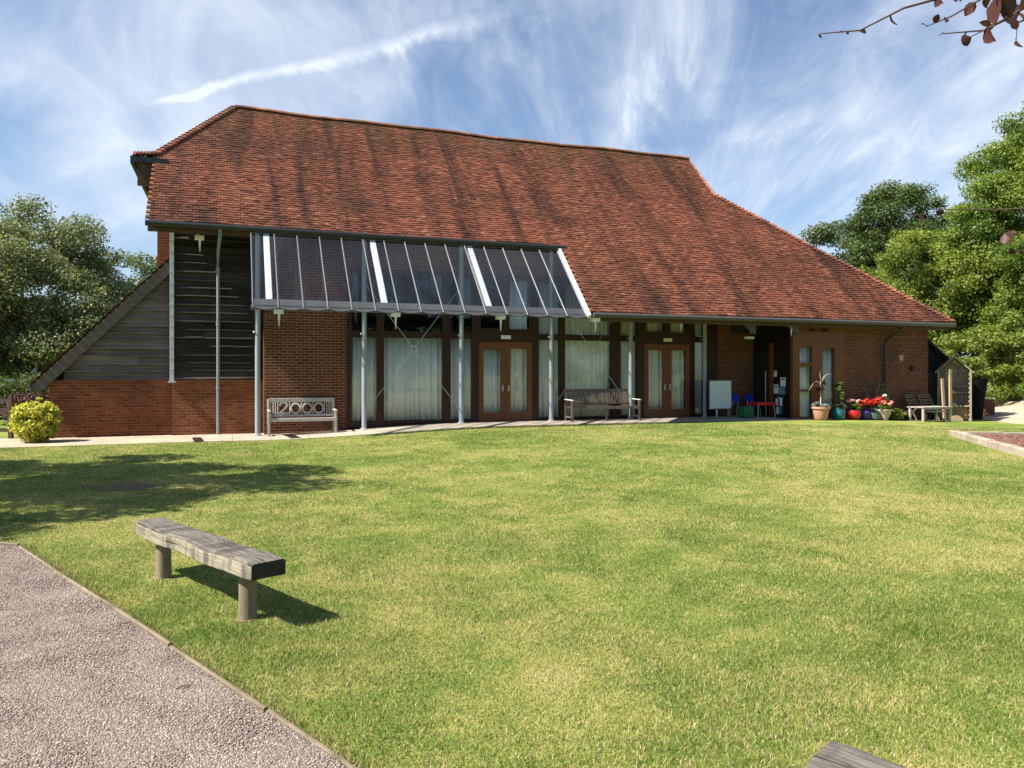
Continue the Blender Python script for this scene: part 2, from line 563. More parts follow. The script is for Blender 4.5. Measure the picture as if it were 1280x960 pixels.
def np_mesh(name, V, F, mat, tint=None, parent=None, smooth=False):
    """V (n,3), F (m,k) arrays to one mesh object"""
    me = bpy.data.meshes.new(name)
    k = F.shape[1]
    me.vertices.add(len(V))
    me.vertices.foreach_set('co', np.ascontiguousarray(V, dtype=np.float32).ravel())
    me.loops.add(F.size)
    me.loops.foreach_set('vertex_index', np.ascontiguousarray(F, dtype=np.int32).ravel())
    me.polygons.add(len(F))
    me.polygons.foreach_set('loop_start', np.arange(0, F.size, k, dtype=np.int32))
    me.polygons.foreach_set('loop_total', np.full(len(F), k, dtype=np.int32))
    if smooth:
        me.polygons.foreach_set('use_smooth', np.ones(len(F), dtype=bool))
    me.materials.append(mat)
    if tint is not None:
        a = me.attributes.new('tint', 'FLOAT', 'FACE')
        a.data.foreach_set('value', np.ascontiguousarray(tint, dtype=np.float32))
    me.update(calc_edges=True)
    me.validate()
    o = bpy.data.objects.new(name, me)
    COL.objects.link(o)
    if parent is not None:
        o.parent = parent
    return o


def tag(o, label, cat, group=None):
    o['label'] = label
    o['category'] = cat
    if group:
        o['group'] = group
    return o


def struct(o, kind='structure'):
    o['kind'] = kind
    return o


def thing(name, label, cat, loc=(0, 0, 0), rz=0.0, group=None):
    o = bpy.data.objects.new(name, None)
    o.empty_display_size = .2
    COL.objects.link(o)
    o.location = loc
    o.rotation_euler = (0, 0, rz)
    return tag(o, label, cat, group)


def copy_tree(o, parent=None):
    c = o.copy()
    COL.objects.link(c)
    if parent is not None:
        c.parent = parent
    for ch in list(o.children):
        copy_tree(ch, c)
    return c


# ------------------------------------------------------------------ camera, world, sun
cam = bpy.data.cameras.new('camera')
cam.sensor_width = 36
cam.lens = 950 / 1280 * 36
cam.shift_y = -15 / 1280
cam.clip_start = .05
cam.clip_end = 1000
camo = bpy.data.objects.new('camera', cam)
COL.objects.link(camo)
camo.location = (0, 0, 1.67)
camo.rotation_euler = (R(90), 0, 0)
scene.camera = camo

SUN_EL = R(49)
SUN_AZ = R(24.2)           # light travels towards (cos, sin) of this angle in plan
to_sun = Vector((-math.cos(SUN_AZ) * math.cos(SUN_EL), -math.sin(SUN_AZ) * math.cos(SUN_EL), math.sin(SUN_EL)))
sun = bpy.data.lights.new('sun', 'SUN')
sun.energy = 5.0
sun.angle = R(.53)
sun.color = (1.0, .94, .84)
suno = bpy.data.objects.new('sun', sun)
COL.objects.link(suno)
suno.rotation_euler = to_sun.to_track_quat('Z', 'Y').to_euler()
suno.location = (-20, -10, 30)


def make_world():
    w = bpy.data.worlds.new('World')
    scene.world = w
    w.use_nodes = True
    nt = w.node_tree
    nt.nodes.clear()
    N = nt.nodes.new
    lk = nt.links.new

    def mth(op, a, b=0.0, clamp=False):
        nd = N('ShaderNodeMath')
        nd.operation = op
        nd.use_clamp = clamp
        for s, v in ((nd.inputs[0], a), (nd.inputs[1], b)):
            if hasattr(v, 'links'):
                lk(v, s)
            else:
                s.default_value = v
        return nd.outputs[0]

    def ramp01(x, a, b):
        nd = N('ShaderNodeMapRange')
        nd.interpolation_type = 'SMOOTHSTEP'
        lk(x, nd.inputs[0])
        nd.inputs[1].default_value = a
        nd.inputs[2].default_value = b
        return nd.outputs[0]

    sky = N('ShaderNodeTexSky')
    sky.sky_type = 'NISHITA'
    sky.sun_disc = False
    sky.sun_elevation = SUN_EL
    sky.sun_rotation = math.atan2(to_sun.x, to_sun.y)
    sky.altitude = 0
    sky.air_density = 1.0
    sky.dust_density = .6
    sky.ozone_density = 1.6
    tc = N('ShaderNodeTexCoord')
    sp = N('ShaderNodeSeparateXYZ')
    lk(tc.outputs['Generated'], sp.inputs[0])
    x, y, z = sp.outputs
    az = mth('ARCTAN2', x, y)
    el = mth('ARCSINE', z)
    cb = N('ShaderNodeCombineXYZ')
    lk(az, cb.inputs[0])
    lk(el, cb.inputs[1])

    def noise(scale, rot, sc, detail=7, rough=.6, dist=.6, off=(0, 0, 0)):
        nonlocal_cb = cb
        mr = N('ShaderNodeMapping')
        mr.inputs['Rotation'].default_value = (0, 0, rot)
        lk(nonlocal_cb.outputs[0], mr.inputs['Vector'])
        mp = N('ShaderNodeMapping')
        mp.inputs['Scale'].default_value = sc
        mp.inputs['Location'].default_value = off
        lk(mr.outputs[0], mp.inputs['Vector'])
        nd = N('ShaderNodeTexNoise')
        nd.inputs['Scale'].default_value = scale
        nd.inputs['Detail'].default_value = detail
        nd.inputs['Roughness'].default_value = rough
        nd.inputs['Distortion'].default_value = dist
        lk(mp.outputs[0], nd.inputs['Vector'])
        return nd.outputs['Fac']

    # cirrus fanning out from low in the sky over the barn
    du = mth('SUBTRACT', az, .20)
    dv = mth('SUBTRACT', el, .02)
    cb2 = N('ShaderNodeCombineXYZ')
    lk(mth('MULTIPLY', mth('ARCTAN2', du, dv), .62), cb2.inputs[0])
    lk(mth('SQRT', mth('ADD', mth('MULTIPLY', du, du), mth('MULTIPLY', dv, dv))), cb2.inputs[1])
    flat = cb
    cb = cb2
    wisps = noise(3.2, .25, (1.25, .95, 1), 10, .62, 1.5, (3.1, .4, 0))
    fine = noise(7.0, .2, (1.5, .8, 1), 10, .66, 1.6, (1.2, 2, 0))
    cb = flat
    veil = noise(1.9, R(-18), (1, 1.7, 1), 7, .52, .8, (.7, 5.1, 0))
    # azimuth / elevation tangents, for the few named cirrus bands (fixed in the sky, not in the view)
    yy = mth('MAXIMUM', y, .05)
    u = mth('DIVIDE', x, yy)
    v = mth('DIVIDE', z, yy)
    front = ramp01(y, .1, .4)

    def band(a, b, width, soft, lo, hi):
        """bright streak along the line through a and b (tangent coordinates), limited to lo..hi along it"""
        dx, dy = b[0] - a[0], b[1] - a[1]
        ln = math.hypot(dx, dy)
        dx, dy = dx / ln, dy / ln
        al = mth('ADD', mth('MULTIPLY', mth('SUBTRACT', u, a[0]), dx), mth('MULTIPLY', mth('SUBTRACT', v, a[1]), dy))
        ac = mth('ADD', mth('MULTIPLY', mth('SUBTRACT', u, a[0]), -dy), mth('MULTIPLY', mth('SUBTRACT', v, a[1]), dx))
        ac = mth('ADD', ac, mth('MULTIPLY', mth('SUBTRACT', wisps, .5), soft))
        d = mth('ABSOLUTE', ac)
        wd = mth('ADD', width * .4, mth('MULTIPLY', mth('MAXIMUM', al, 0.0), width * 1.6))
        s = mth('SUBTRACT', 1.0, mth('DIVIDE', d, wd), True)
        e = mth('MULTIPLY', ramp01(al, lo, lo + .06), mth('SUBTRACT', 1.0, ramp01(al, hi - .24, hi)))
        return mth('MULTIPLY', mth('MULTIPLY', s, e), front)

    b1 = band((-.484, .355), (.02, .475), .016, .06, -.01, .58)
    b2 = band((.135, .28), (.20, .46), .10, .12, -.05, .34)
    b3 = band((.25, .285), (.42, .335), .045, .06, 0.0, .30)
    b4 = band((.22, .16), (.62, .36), .22, .16, 0.0, .8)
    b5 = band((-.70, .43), (-.36, .25), .14, .14, -.1, .6)
    base = mth('ADD', .10, mth('MULTIPLY', ramp01(wisps, .38, .82), .42))
    base = mth('ADD', base, mth('MULTIPLY', ramp01(veil, .36, .74), .46))
    base = mth('ADD', base, mth('MULTIPLY', ramp01(fine, .45, .85), .16))
    tex = mth('ADD', .30, mth('MULTIPLY', ramp01(fine, .3, .7), .7))
    bands = mth('ADD', mth('MULTIPLY', b1, .66), mth('ADD', mth('MULTIPLY', b2, .55), mth('ADD', mth('MULTIPLY', b3, .4), mth('ADD', mth('MULTIPLY', b4, .34), mth('MULTIPLY', b5, .30)))))
    c = mth('ADD', base, mth('MULTIPLY', bands, tex), True)
    low = mth('MULTIPLY', mth('SUBTRACT', 1.0, ramp01(z, .0, .26)), .35)
    c = mth('ADD', c, low, True)
    c = mth('MULTIPLY', c, mth('ADD', .28, mth('MULTIPLY', ramp01(y, -.25, .35), .60)))  # clouds thinned in the unseen sky behind the camera to lower fill light
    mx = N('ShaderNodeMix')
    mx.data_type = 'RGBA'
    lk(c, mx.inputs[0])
    tn = N('ShaderNodeMix')
    tn.data_type = 'RGBA'
    tn.blend_type = 'MULTIPLY'
    tn.inputs[0].default_value = 1
    lk(sky.outputs[0], tn.inputs[6])
    tn.inputs[7].default_value = (.82, 1.06, 1.28, 1)
    lk(tn.outputs[2], mx.inputs[6])
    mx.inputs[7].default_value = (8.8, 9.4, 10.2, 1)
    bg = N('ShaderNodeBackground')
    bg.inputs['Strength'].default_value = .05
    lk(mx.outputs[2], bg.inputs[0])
    out = N('ShaderNodeOutputWorld')
    lk(bg.outputs[0], out.inputs[0])


make_world()
scene.view_settings.view_transform = 'Standard'
scene.view_settings.look = 'None'
scene.view_settings.exposure = 1.2
scene.view_settings.gamma = 1.0
scene.render.engine = 'CYCLES'
scene.cycles.max_bounces = 8
scene.cycles.transparent_max_bounces = 24


# ------------------------------------------------------------------ ground
def lines(lo, hi, step, far, growth=1.35):
    a = list(np.arange(lo, hi + 1e-6, step))
    s, x = step, hi
    while x < far:
        s *= growth
        x += s
        a.append(x)
    s, x = step, lo
    b = []
    while x > -far:
        s *= growth
        x -= s
        b.append(x)
    return np.array(b[::-1] + a)


def make_ground():
    xs = lines(-26, 34, .6, 320)
    ys = lines(-6, 34, .6, 320)
    X, Y = np.meshgrid(xs, ys)
    Z = ground(X, Y)
    n, m = len(xs), len(ys)
    V = np.stack([X.ravel(), Y.ravel(), Z.ravel()], 1)
    i = np.arange(n * (m - 1)).reshape(m - 1, n)[:, :-1].ravel()
    F = np.stack([i, i + 1, i + n + 1, i + n], 1)
    struct(np_mesh('lawn', V, F, M['lawn'], smooth=True))


make_ground()
GRAVEL = [(-4.69, 7.24), (-.675, 3.205), (3.3, -.8), (3.3, -4), (-12, -4), (-12, 9.2), (-8, 8.15)]
BED = [Vector(p) for p in ((10.66, 18.4), (9.80, 14.4), (13.5, 11.0), (22.0, 14.0), (21.0, 18.3))]


def in_poly(x, y, poly):
    x, y = np.asarray(x), np.asarray(y)
    r = np.zeros(x.shape, bool)
    n = len(poly)
    for i in range(n):
        x1, y1 = poly[i]
        x2, y2 = poly[(i + 1) % n]
        c = ((y1 > y) != (y2 > y)) & (x < (x2 - x1) * (y - y1) / (y2 - y1 + 1e-12) + x1)
        r ^= c
    return r


def sheet(name, poly, z, mat, kind='structure'):
    b = MB()
    b.add([(x, y, z + float(ground(x, y))) for x, y in poly], [tuple(range(len(poly)))])
    o = b.build(name, mat)
    if o.data.polygons[0].normal.z < 0:
        o.data.flip_normals()
    return struct(o, kind)


sheet('gravel_area', GRAVEL, .006, M['gravel'])


def stones(name, pts, size, mat, z0):
    """loose octahedral chips"""
    n = len(pts)
    oct_v = np.array([(1, 0, 0), (0, 1, 0), (-1, 0, 0), (0, -1, 0), (0, 0, .8), (0, 0, -.8)], float)
    oct_f = np.array([(0, 1, 4), (1, 2, 4), (2, 3, 4), (3, 0, 4), (1, 0, 5), (2, 1, 5), (3, 2, 5), (0, 3, 5)])
    s = size * RNG.uniform(.5, 1.25, (n, 1, 1)) * RNG.uniform(.6, 1.25, (n, 6, 1))
    a = RNG.uniform(0, 2 * np.pi, n)
    v = oct_v[None] * s
    tl = RNG.uniform(-.6, .6, n)
    y2 = v[:, :, 1] * np.cos(tl)[:, None] - v[:, :, 2] * np.sin(tl)[:, None]
    z2 = v[:, :, 1] * np.sin(tl)[:, None] + v[:, :, 2] * np.cos(tl)[:, None]
    x3 = v[:, :, 0] * np.cos(a)[:, None] - y2 * np.sin(a)[:, None]
    y3 = v[:, :, 0] * np.sin(a)[:, None] + y2 * np.cos(a)[:, None]
    V = np.stack([x3 + pts[:, 0:1], y3 + pts[:, 1:2], z2 + z0 + pts[:, 2:3]], 2).reshape(-1, 3)
    F = (oct_f[None] + (np.arange(n) * 6)[:, None, None]).reshape(-1, 3)
    t = np.repeat(np.clip(RNG.normal(.5, .25, n), 0, 1), 8)
    return struct(np_mesh(name, V, F, mat, t), 'stuff')


def gravel_stones():
    n = 480000
    Y = 1.9 + (8.2 - 1.9) * RNG.random(n) ** 1.5
    X = RNG.uniform(-8.5, 2.0, n)
    k = in_poly(X, Y, GRAVEL) & (X > -.86 * Y - .6)
    xk, yk = X[k], Y[k]
    relief = np.sin(xk * 5.1 + 2.1 * np.sin(yk * 3.3)) * np.sin(yk * 6.3 + 1.7 * np.sin(xk * 2.9)) + .6 * np.sin(xk * 13 + 2 * np.sin(yk * 9)) * np.sin(yk * 15 + xk * 4)
    p = np.stack([xk, yk, .0022 * (relief + .6).clip(0)], 1)
    stones('gravel_stones', p, .0068, M['gravel_stone'], .0055)


gravel_stones()


def edge_board(name, a, b, label, w=.024, top=.024, seg=6):
    mb = MB()
    a, b = Vector(a), Vector(b)
    d = (b - a)
    for i in range(seg):
        p, q = a + d * (i / seg + .0003), a + d * ((i + 1) / seg - .0003)
        mb.tint = random.random()
        j = lambda: random.uniform(-.009, .009)
        mb.bar((p.x + j(), p.y + j(), top - .05 + j()), (q.x + j(), q.y + j(), top - .05 + j()), w, .1, ch=.006)
    return tag(mb.build(name, M['edging']), label, 'edging board')


edge_board('timber_edging', (-4.69, 7.24), (2.3, .2), 'long pale worn timber board edging the pinkish gravel, running diagonally along the lawn', seg=8)
edge_board('timber_edging', (-4.72, 7.26), (-9.0, 8.42), 'short dark timber board closing the far end of the pinkish gravel', top=.03, seg=4)


for x, y, a, lab in ((-1.72, 4.0, .6, 'small dark fallen twig on the gravel beside the board edging'), (-2.55, 5.0, 1.0, 'tiny fallen twig on the gravel nearer the far corner of the edging')):
    b = MB()
    b.tube([(-.045, 0, .010), (-.015, .004, .014), (.02, -.003, .013), (.05, .003, .010)], [.0025, .003, .0025, .0015], 6)
    b.tube([(.0, .0, .013), (.016, .02, .016)], [.002, .001], 5)
    tag(b.build('fallen_twig', M['twig'], None, loc=(x, y, .004), rot=(0, 0, a)), lab, 'twig')


# path along the facade, and gravel margins
def strip(name, front, back, mat, dz, th=.06, step=.4):
    """front/back are functions q(t) sampled over t range"""
    t0, t1 = front[0][0], front[-1][0]
    ts = np.linspace(t0, t1, int((t1 - t0) / step) + 2)
    qf = np.interp(ts, [p[0] for p in front], [p[1] for p in front])
    qb = np.interp(ts, [p[0] for p in back], [p[1] for p in back])
    V, F = [], []
    for t, a, b in zip(ts, qf, qb):
        for q, zz in ((a, -th), (a, 0), (b, 0)):
            V.append((t, q, float(ground_tq(t, q)) + dz + zz))
    for i in range(len(ts) - 1):
        for j in (0, 1):
            F.append((i * 3 + j, i * 3 + 3 + j, i * 3 + 4 + j, i * 3 + 1 + j))
    b = MB()
    b.add(V, F)
    return struct(b.build(name, mat, rot=(0, 0, PHI)))


PATH_F = [(-1.0, 19.62), (1.5, 19.35), (4, 19.2), (9, 19.38), (13, 19.25), (15.5, 18.85), (22.4, 18.66)]
PATH_B = [(-1.0, 21.7), (.7, 21.7), (.75, 21.1), (15.9, 21.1), (16.4, 23), (16.6, 19.2), (22.4, 19.2)]
strip('paved_path', PATH_F, [(-1.0, 21.75), (22.4, 21.75)], M['path'], .016)
strip('gravel_margin', [(-14, 19.45), (-5, 19.5), (-.9, 19.62)], [(-14, 22.3), (-.9, 22.2)], M['beige'], .010)


def drain_strip(t, w):
    b = MB()
    z = float(ground_tq(t, 20)) + .0165
    b.add([(t, 19.5, z), (t + w, 19.5, z), (t + w - .12, 20.75, z + .002), (t - .12, 20.75, z + .002)], [(0, 1, 2, 3)])
    return b


o = drain_strip(-.85, .22).build('drain_cover', M['gutter_dark'], rot=(0, 0, PHI), loc=(0, 0, .004))
tag(o, 'dark drain strip across the pale path left of the downpipe', 'drain')
o = drain_strip(1.35, .26).build('drain_cover', M['gutter_dark'], rot=(0, 0, PHI), loc=(0, 0, .008))
tag(o, 'dark drain strip across the pale path in front of the 2000 bench', 'drain')

# bare soil patch in the tree's shade
b = MB()
pts = []
for i in range(28):
    a = 2 * math.pi * i / 28
    r = random.uniform(.75, 1.1)
    pts.append((-5.62 + .55 * r * math.cos(a), 11.0 + .42 * r * math.sin(a), .007))
b.add(pts, [tuple(range(28))])
struct(b.build('soil_patch', M['patch']))


for cx, cy, rr in ((-1.80, 5.12, .085), (-2.83, 6.15, .08)):
    b = MB()
    pts = []
    for i in range(22):
        a = 2 * math.pi * i / 22
        r = random.uniform(.6, 1.15) * rr
        pts.append((cx + 1.3 * r * math.cos(a), cy + r * math.sin(a), .005))
    b.add(pts, [tuple(range(22))])
    struct(b.build('soil_patch', M['dry_soil']))


# mulch bed with its kerb at the right
def make_bed():
    sheet('mulch_bed', BED, .05, M['mulch'])
    mb = MB()
    pa, pb = Vector(BED[0]).to_3d(), Vector(BED[1]).to_3d()
    d = pb - pa
    n = 7
    for i in range(n):
        mb.tint = random.uniform(.2, .9)
        p, q = pa + d * (i / n + .003), pa + d * ((i + 1) / n - .003)
        zg = float(ground(p.x, p.y))
        mb.bar((p.x, p.y, zg + .05 + random.uniform(-.01, .012)), (q.x, q.y, zg + .05 + random.uniform(-.01, .012)), .16, .2, ch=.02)
    pc = Vector(BED[4]).to_3d()
    for i in range(8):
        mb.tint = random.uniform(.0, .5)
        p, q = pa + (pc - pa) * (i / 8 + .003), pa + (pc - pa) * ((i + 1) / 8 - .003)
        zg = float(ground(p.x, p.y))
        mb.bar((p.x, p.y + .1, zg + .02), (q.x, q.y + .1, zg + .02), .1, .16, ch=.015)
    tag(mb.build('bed_edging', M['kerb']), 'pale stone kerb edging the brown mulch bed at the right of the lawn', 'kerb')


make_bed()


# pale gravel bank behind the bed, at the right
def make_bank():
    xs = np.linspace(14.6, 36, 44)
    ys = np.linspace(22.5, 33, 26)
    X, Y = np.meshgrid(xs, ys)
    Z = ground(X, Y) - .03 + .75 * sst(15.4, 20.5, X - .25 * (Y - 24)) * sst(22.6, 25.5, Y)
    Z += .03 * np.sin(X * 3.1 + Y * 2.3) * sst(16, 18, X)
    n = len(xs)
    i = np.arange(n * (len(ys) - 1)).reshape(-1, n)[:, :-1].ravel()
    F = np.stack([i, i + 1, i + n + 1, i + n], 1)
    V = np.stack([X.ravel(), Y.ravel(), Z.ravel()], 1)
    struct(np_mesh('gravel_bank', V, F, M['beige'], smooth=True))


make_bank()


# grass blades
def make_grass():
    n = 1150000
    y0, y1 = 1.7, 21.5
    # density per area: constant to 4.5 m, then as 1/Y^2
    u = RNG.random(n)
    ya = np.linspace(y0, y1, 4000)
    dens = ya * np.minimum(1.0, (4.5 / ya) ** 1.75)
    cdf = np.cumsum(dens)
    cdf /= cdf[-1]
    Y = np.interp(u, cdf, ya)
    X = RNG.uniform(-.80, .80, n) * (Y + .3)
    t, q = TQ(X, Y)
    pf = np.interp(t, [p[0] for p in PATH_F], [p[1] for p in PATH_F]) - .02
    pf = np.where(t < -1, 19.5, pf)
    k = ~in_poly(X, Y, GRAVEL) & (q < pf) & ~in_poly(X, Y, BED) & (t < 23.5)
    r2 = ((X + 5.62) / .5) ** 2 + ((Y - 11.0) / .38) ** 2
    k &= (r2 > 1) | (RNG.random(n) < .15)
    for cx, cy in ((-1.80, 5.10), (-2.83, 6.13)):
        k &= (((X - cx) / .19) ** 2 + ((Y - cy) / .13) ** 2 > 1) | (RNG.random(n) < .7)
    X, Y = X[k], Y[k]
    n = len(X)
    ne = 9000
    fe = RNG.random(ne)
    off = RNG.normal(.035, .03, ne)
    X = np.concatenate([X, -4.69 + 6.99 * fe + off * .71])
    Y = np.concatenate([Y, 7.24 - 7.04 * fe + off * .71])
    n = len(X)
    Z = ground(X, Y)
    far = np.maximum(1.0, Y / 5.0)
    # tufts: height varies in patches
    patch = .5 + .5 * np.sin(X * 2.3 + 1.7 * np.sin(Y * 1.1)) * np.sin(Y * 1.9 + 1.3 * np.sin(X * .7))
    h = RNG.uniform(.008, .024, n) * (.75 + .5 * patch) * far ** .2
    h[-ne:] *= RNG.uniform(1.0, 2.1, ne)
    w = RNG.uniform(.0016, .0034, n) * far ** .55
    a = RNG.uniform(0, 2 * np.pi, n)
    lean = RNG.uniform(.1, 1.3, n) * h
    la = RNG.uniform(0, 2 * np.pi, n)
    dx, dy = np.cos(a) * w, np.sin(a) * w
    p0 = np.stack([X - dx, Y - dy, Z - .002], 1)
    p1 = np.stack([X + dx, Y + dy, Z - .002], 1)
    p2 = np.stack([X + np.cos(la) * lean, Y + np.sin(la) * lean, Z + h], 1)
    V = np.stack([p0, p1, p2], 1).reshape(-1, 3)
    F = np.arange(3 * n).reshape(-1, 3)
    struct(np_mesh('grass', V, F, M['blade'], RNG.random(n)), 'stuff')


make_grass()


def make_clover():
    n = 110
    Y = 2.2 + 16 * RNG.random(n) ** 1.3
    X = RNG.uniform(-.7, .72, n) * Y
    t, q = TQ(X, Y)
    k = ~in_poly(X, Y, GRAVEL) & (q < 18.9)
    X, Y = X[k], Y[k]
    p = np.stack([X, Y, ground(X, Y)], 1)
    stones('clover_flowers', p, .0075, M['white'], .016)


# ------------------------------------------------------------------ the barn
BT, BQ = 9.0, 21.1
barn = thing('barn', 'long converted barn with steep red tile roof, dark boarded end and curtained glass front', 'barn', L(BT, BQ, 0), PHI)
BO = (-BT, -BQ, 0)
SL = 1.0355
SLEN = math.sqrt(1 + SL * SL)


def zr(q):
    return 5.544 - SL * (20.835 - q)


QE, QU, QR = 18.676, 20.735, 24.983
ROOF_POLY = [(-1.95, QU), (9.15, QU), (9.15, QE), (22.47, QE), (16.33, 23.29), (16.33, QR), (.10, QR), (-1.95, 22.83)]


def wob(t, q):
    """old rafters sag a little"""
    return .016 * np.sin(t * .9 + q * .35) + .011 * np.sin(t * 2.1 - q * .8 + 1.0) - .05 * np.sin(np.clip((t - .1) / 16.2, 0, 1) * math.pi) * np.clip((q - 20) / 5, 0, 1)


def tile_field(O, U, W, poly, tw=.165, gauge=.105, seed=1, clip_soft=0.0):
    """plain tiles laid in courses. O origin, U along the eave, W up the slope (unit vectors), poly in (u, w)"""
    rng = np.random.default_rng(seed)
    O, U, W = (np.array(p, float) for p in (O, U, W))
    Nn = np.cross(U, W)
    us = [p[0] for p in poly]
    ws = [p[1] for p in poly]
    cu, cw = [], []
    nrow = int((max(ws) - min(ws)) / gauge) + 1
    for r in range(nrow):
        w = min(ws) + r * gauge
        off = (r % 2) * tw / 2
        uu = np.arange(min(us) - tw, max(us) + tw, tw) + off
        cu.append(uu)
        cw.append(np.full(len(uu), w))
    cu, cw = np.concatenate(cu), np.concatenate(cw)
    k = in_poly(cu + tw / 2, cw + gauge * .5, poly)
    cu, cw = cu[k], cw[k]
    n = len(cu)
    j = rng.normal(0, .006, n)
    lift = rng.uniform(.024, .044, n)
    lift2 = lift + rng.normal(0, .005, n)
    g = .004
    u0, u1 = cu + g + rng.normal(0, .002, n), cu + tw - g + rng.normal(0, .002, n)
    w0, w1 = cw - .012 + j, cw + gauge * 1.45

    def P(u, w, h):
        p = O + u[:, None] * U + w[:, None] * W
        t, q = p[:, 0], p[:, 1]
        p = p + h[:, None] * Nn
        p[:, 2] += wob(t, q)
        return p
    z = np.zeros(n)
    V = np.stack([P(u0, w0, lift), P(u1, w0, lift2), P(u1, w1, z + .006), P(u0, w1, z + .006),
                  P(u0, w0, z - .004), P(u1, w0, z - .004)], 1).reshape(-1, 3)
    b = (np.arange(n) * 6)[:, None]
    F = np.concatenate([b + np.array([0, 1, 2, 3]), b + np.array([4, 5, 1, 0])], 0)
    F2 = np.concatenate([b + np.array([4, 0, 3, 3])[None, :], ], 0)
    tint = np.clip(rng.normal(.5, .18, n), 0, 1)
    return V, F, np.concatenate([tint, tint])


def roof_object(name, planes, parent):
    Vs, Fs, Ts, o = [], [], [], 0
    for i, pl in enumerate(planes):
        V, F, T = tile_field(*pl, seed=i + 3)
        Vs.append(V)
        Fs.append(F + o)
        Ts.append(T)
        o += len(V)
    ob = np_mesh(name, np.concatenate(Vs), np.concatenate(Fs), M['tile'], np.concatenate(Ts), parent)
    ob.location = BO
    return ob


cw, sw = 1 / SLEN, SL / SLEN
planes = [((0, QE, zr(QE)), (1, 0, 0), (0, cw, sw), [(t, (q - QE) * SLEN) for t, q in ROOF_POLY])]
# rear slope (mirror)
QB = 2 * QR - QE
planes.append(((0, QB, zr(QE)), (-1, 0, 0), (0, -cw, sw),
               [(22 - 22 - t, (q - QE) * SLEN) for t, q in [(-1.95, QE), (22.47, QE), (16.33, 23.29), (16.33, QR), (.1, QR), (-1.95, 22.83)]][::-1]))
# right hip
zg = zr(23.29)
dt, dz_ = 22.47 - 16.33, zg - zr(QE)
hl = math.hypot(dt, dz_)
planes.append(((22.47, 0, zr(QE)), (0, 1, 0), (-dt / hl, 0, dz_ / hl),
               [(QE, 0), (QB, 0), (2 * QR - 23.29, hl), (23.29, hl)]))
# left half hip
dt2, dz2 = .10 + 1.95, zr(QR) - zr(22.83)
h2 = math.hypot(dt2, dz2)
planes.append(((-1.95, 0, zr(22.83)), (0, -1, 0), (dt2 / h2, 0, dz2 / h2),
               [(-22.83, 0), (-QR, h2), (-(2 * QR - 22.83), 0)]))
planes.append(((-2.5, 0, zr(22.83) - .14), (0, -1, 0), (.55 / .57, 0, .15 / .57), [(-22.6, 0), (-22.83, .57), (-(2 * QR - 22.83), .57), (-(2 * QR - 22.6), 0)]))
roof = roof_object('roof', planes, barn)


# roof boarding under the tiles
def roof_deck():
    b = MB()
    e = .02
    z = lambda q: zr(q) - .03
    # front slope as two convex slabs
    up = [(-1.93, QU + e), (9.15, QU + e), (16.31, QU + e), (19.6, QU + e), (16.31, 23.27), (16.31, QR), (.12, QR), (-1.93, 22.82)]
    # concave near the gablet: split
    b.slab([(-1.93, QU + e, z(QU + e)), (16.31, QU + e, z(QU + e)), (16.31, QR, z(QR)), (.12, QR, z(QR)), (-1.93, 22.82, z(22.82))], .12)
    qa = QU + e
    tq = 22.47 - (qa - QE) / (23.29 - QE) * 6.14
    b.slab([(16.312, qa, z(qa)), (tq - .02, qa, z(qa)), (16.312, 23.26, z(23.26))], .12)
    b.slab([(9.17, QE + e, z(QE + e)), (22.42, QE + e, z(QE + e)), (tq - .02, qa - .003, z(qa - .003)), (9.17, qa - .003, z(qa - .003))], .12)
    # rear slope
    m = lambda q: 2 * QR - q
    b.slab([(16.31, m(QU), z(QU)), (-1.93, m(QU), z(QU)), (-1.93, m(22.82), z(22.82)), (.12, m(QR) + .003, z(QR)), (16.31, m(QR) + .003, z(QR))], .12)
    b.slab([(22.42, m(QE + e), z(QE + e)), (-1.93, m(QE + e), z(QE + e)), (-1.93, m(QU - .003), z(QU - .003)), (tq, m(QU - .003), z(QU - .003))], .12)
    b.slab([(tq, m(QU) - .0, z(QU)), (16.315, m(QU), z(QU)), (16.315, m(23.26), z(23.26))], .12)
    # right hip, half hip
    b.slab([(22.43, QE + .05, zr(QE) - .04), (22.43, QB - .05, zr(QE) - .04), (16.34, m(23.29), zg - .04), (16.34, 23.29, zg - .04)], .1)
    b.slab([(-1.94, 22.84, zr(22.83) - .04), (.1, QR, zr(QR) - .04), (-1.94, m(22.84), zr(22.83) - .04)], .1)
    b.cur = 1
    # gablet at the right end
    b.add([(16.30, 23.29, zg - .1), (16.30, m(23.29), zg - .1), (16.30, QR, zr(QR) - .05)], [(0, 1, 2)])
    return b.build('roof_deck', [M['soffit'], M['board_dark']], barn, loc=BO)


roof_deck()


def cap_tiles(name, a, b, n, r, flat=False, loc=BO, parent=None, tilt=0):
    """half-round ridge tiles or bonnet hips from a to b"""
    mb = MB()
    a, b = Vector(a), Vector(b)
    for i in range(n):
        p, q = a.lerp(b, i / n), a.lerp(b, (i + 1.12) / n)
        d = (q - p).normalized()
        s = d.cross(Vector((0, 0, 1))).normalized()
        u = s.cross(d)
        mb.tint = min(1, max(0, random.gauss(.45, .25)))
        seg = 8
        vs = []
        for pt, lift in ((p, tilt), (q, 0)):
            w = float(wob(pt.x, pt.y))
            for k in range(seg + 1):
                an = math.pi * k / seg
                vs.append(pt + s * math.cos(an) * r + u * (math.sin(an) * r * .75 + lift) + Vector((0, 0, w)))
        fs = [(k, k + 1, k + seg + 2, k + seg + 1) for k in range(seg)] + [tuple(range(seg + 1))[::-1]]
        mb.add(vs, fs)
    return mb.build(name, M['tile'], parent or barn, loc=loc)


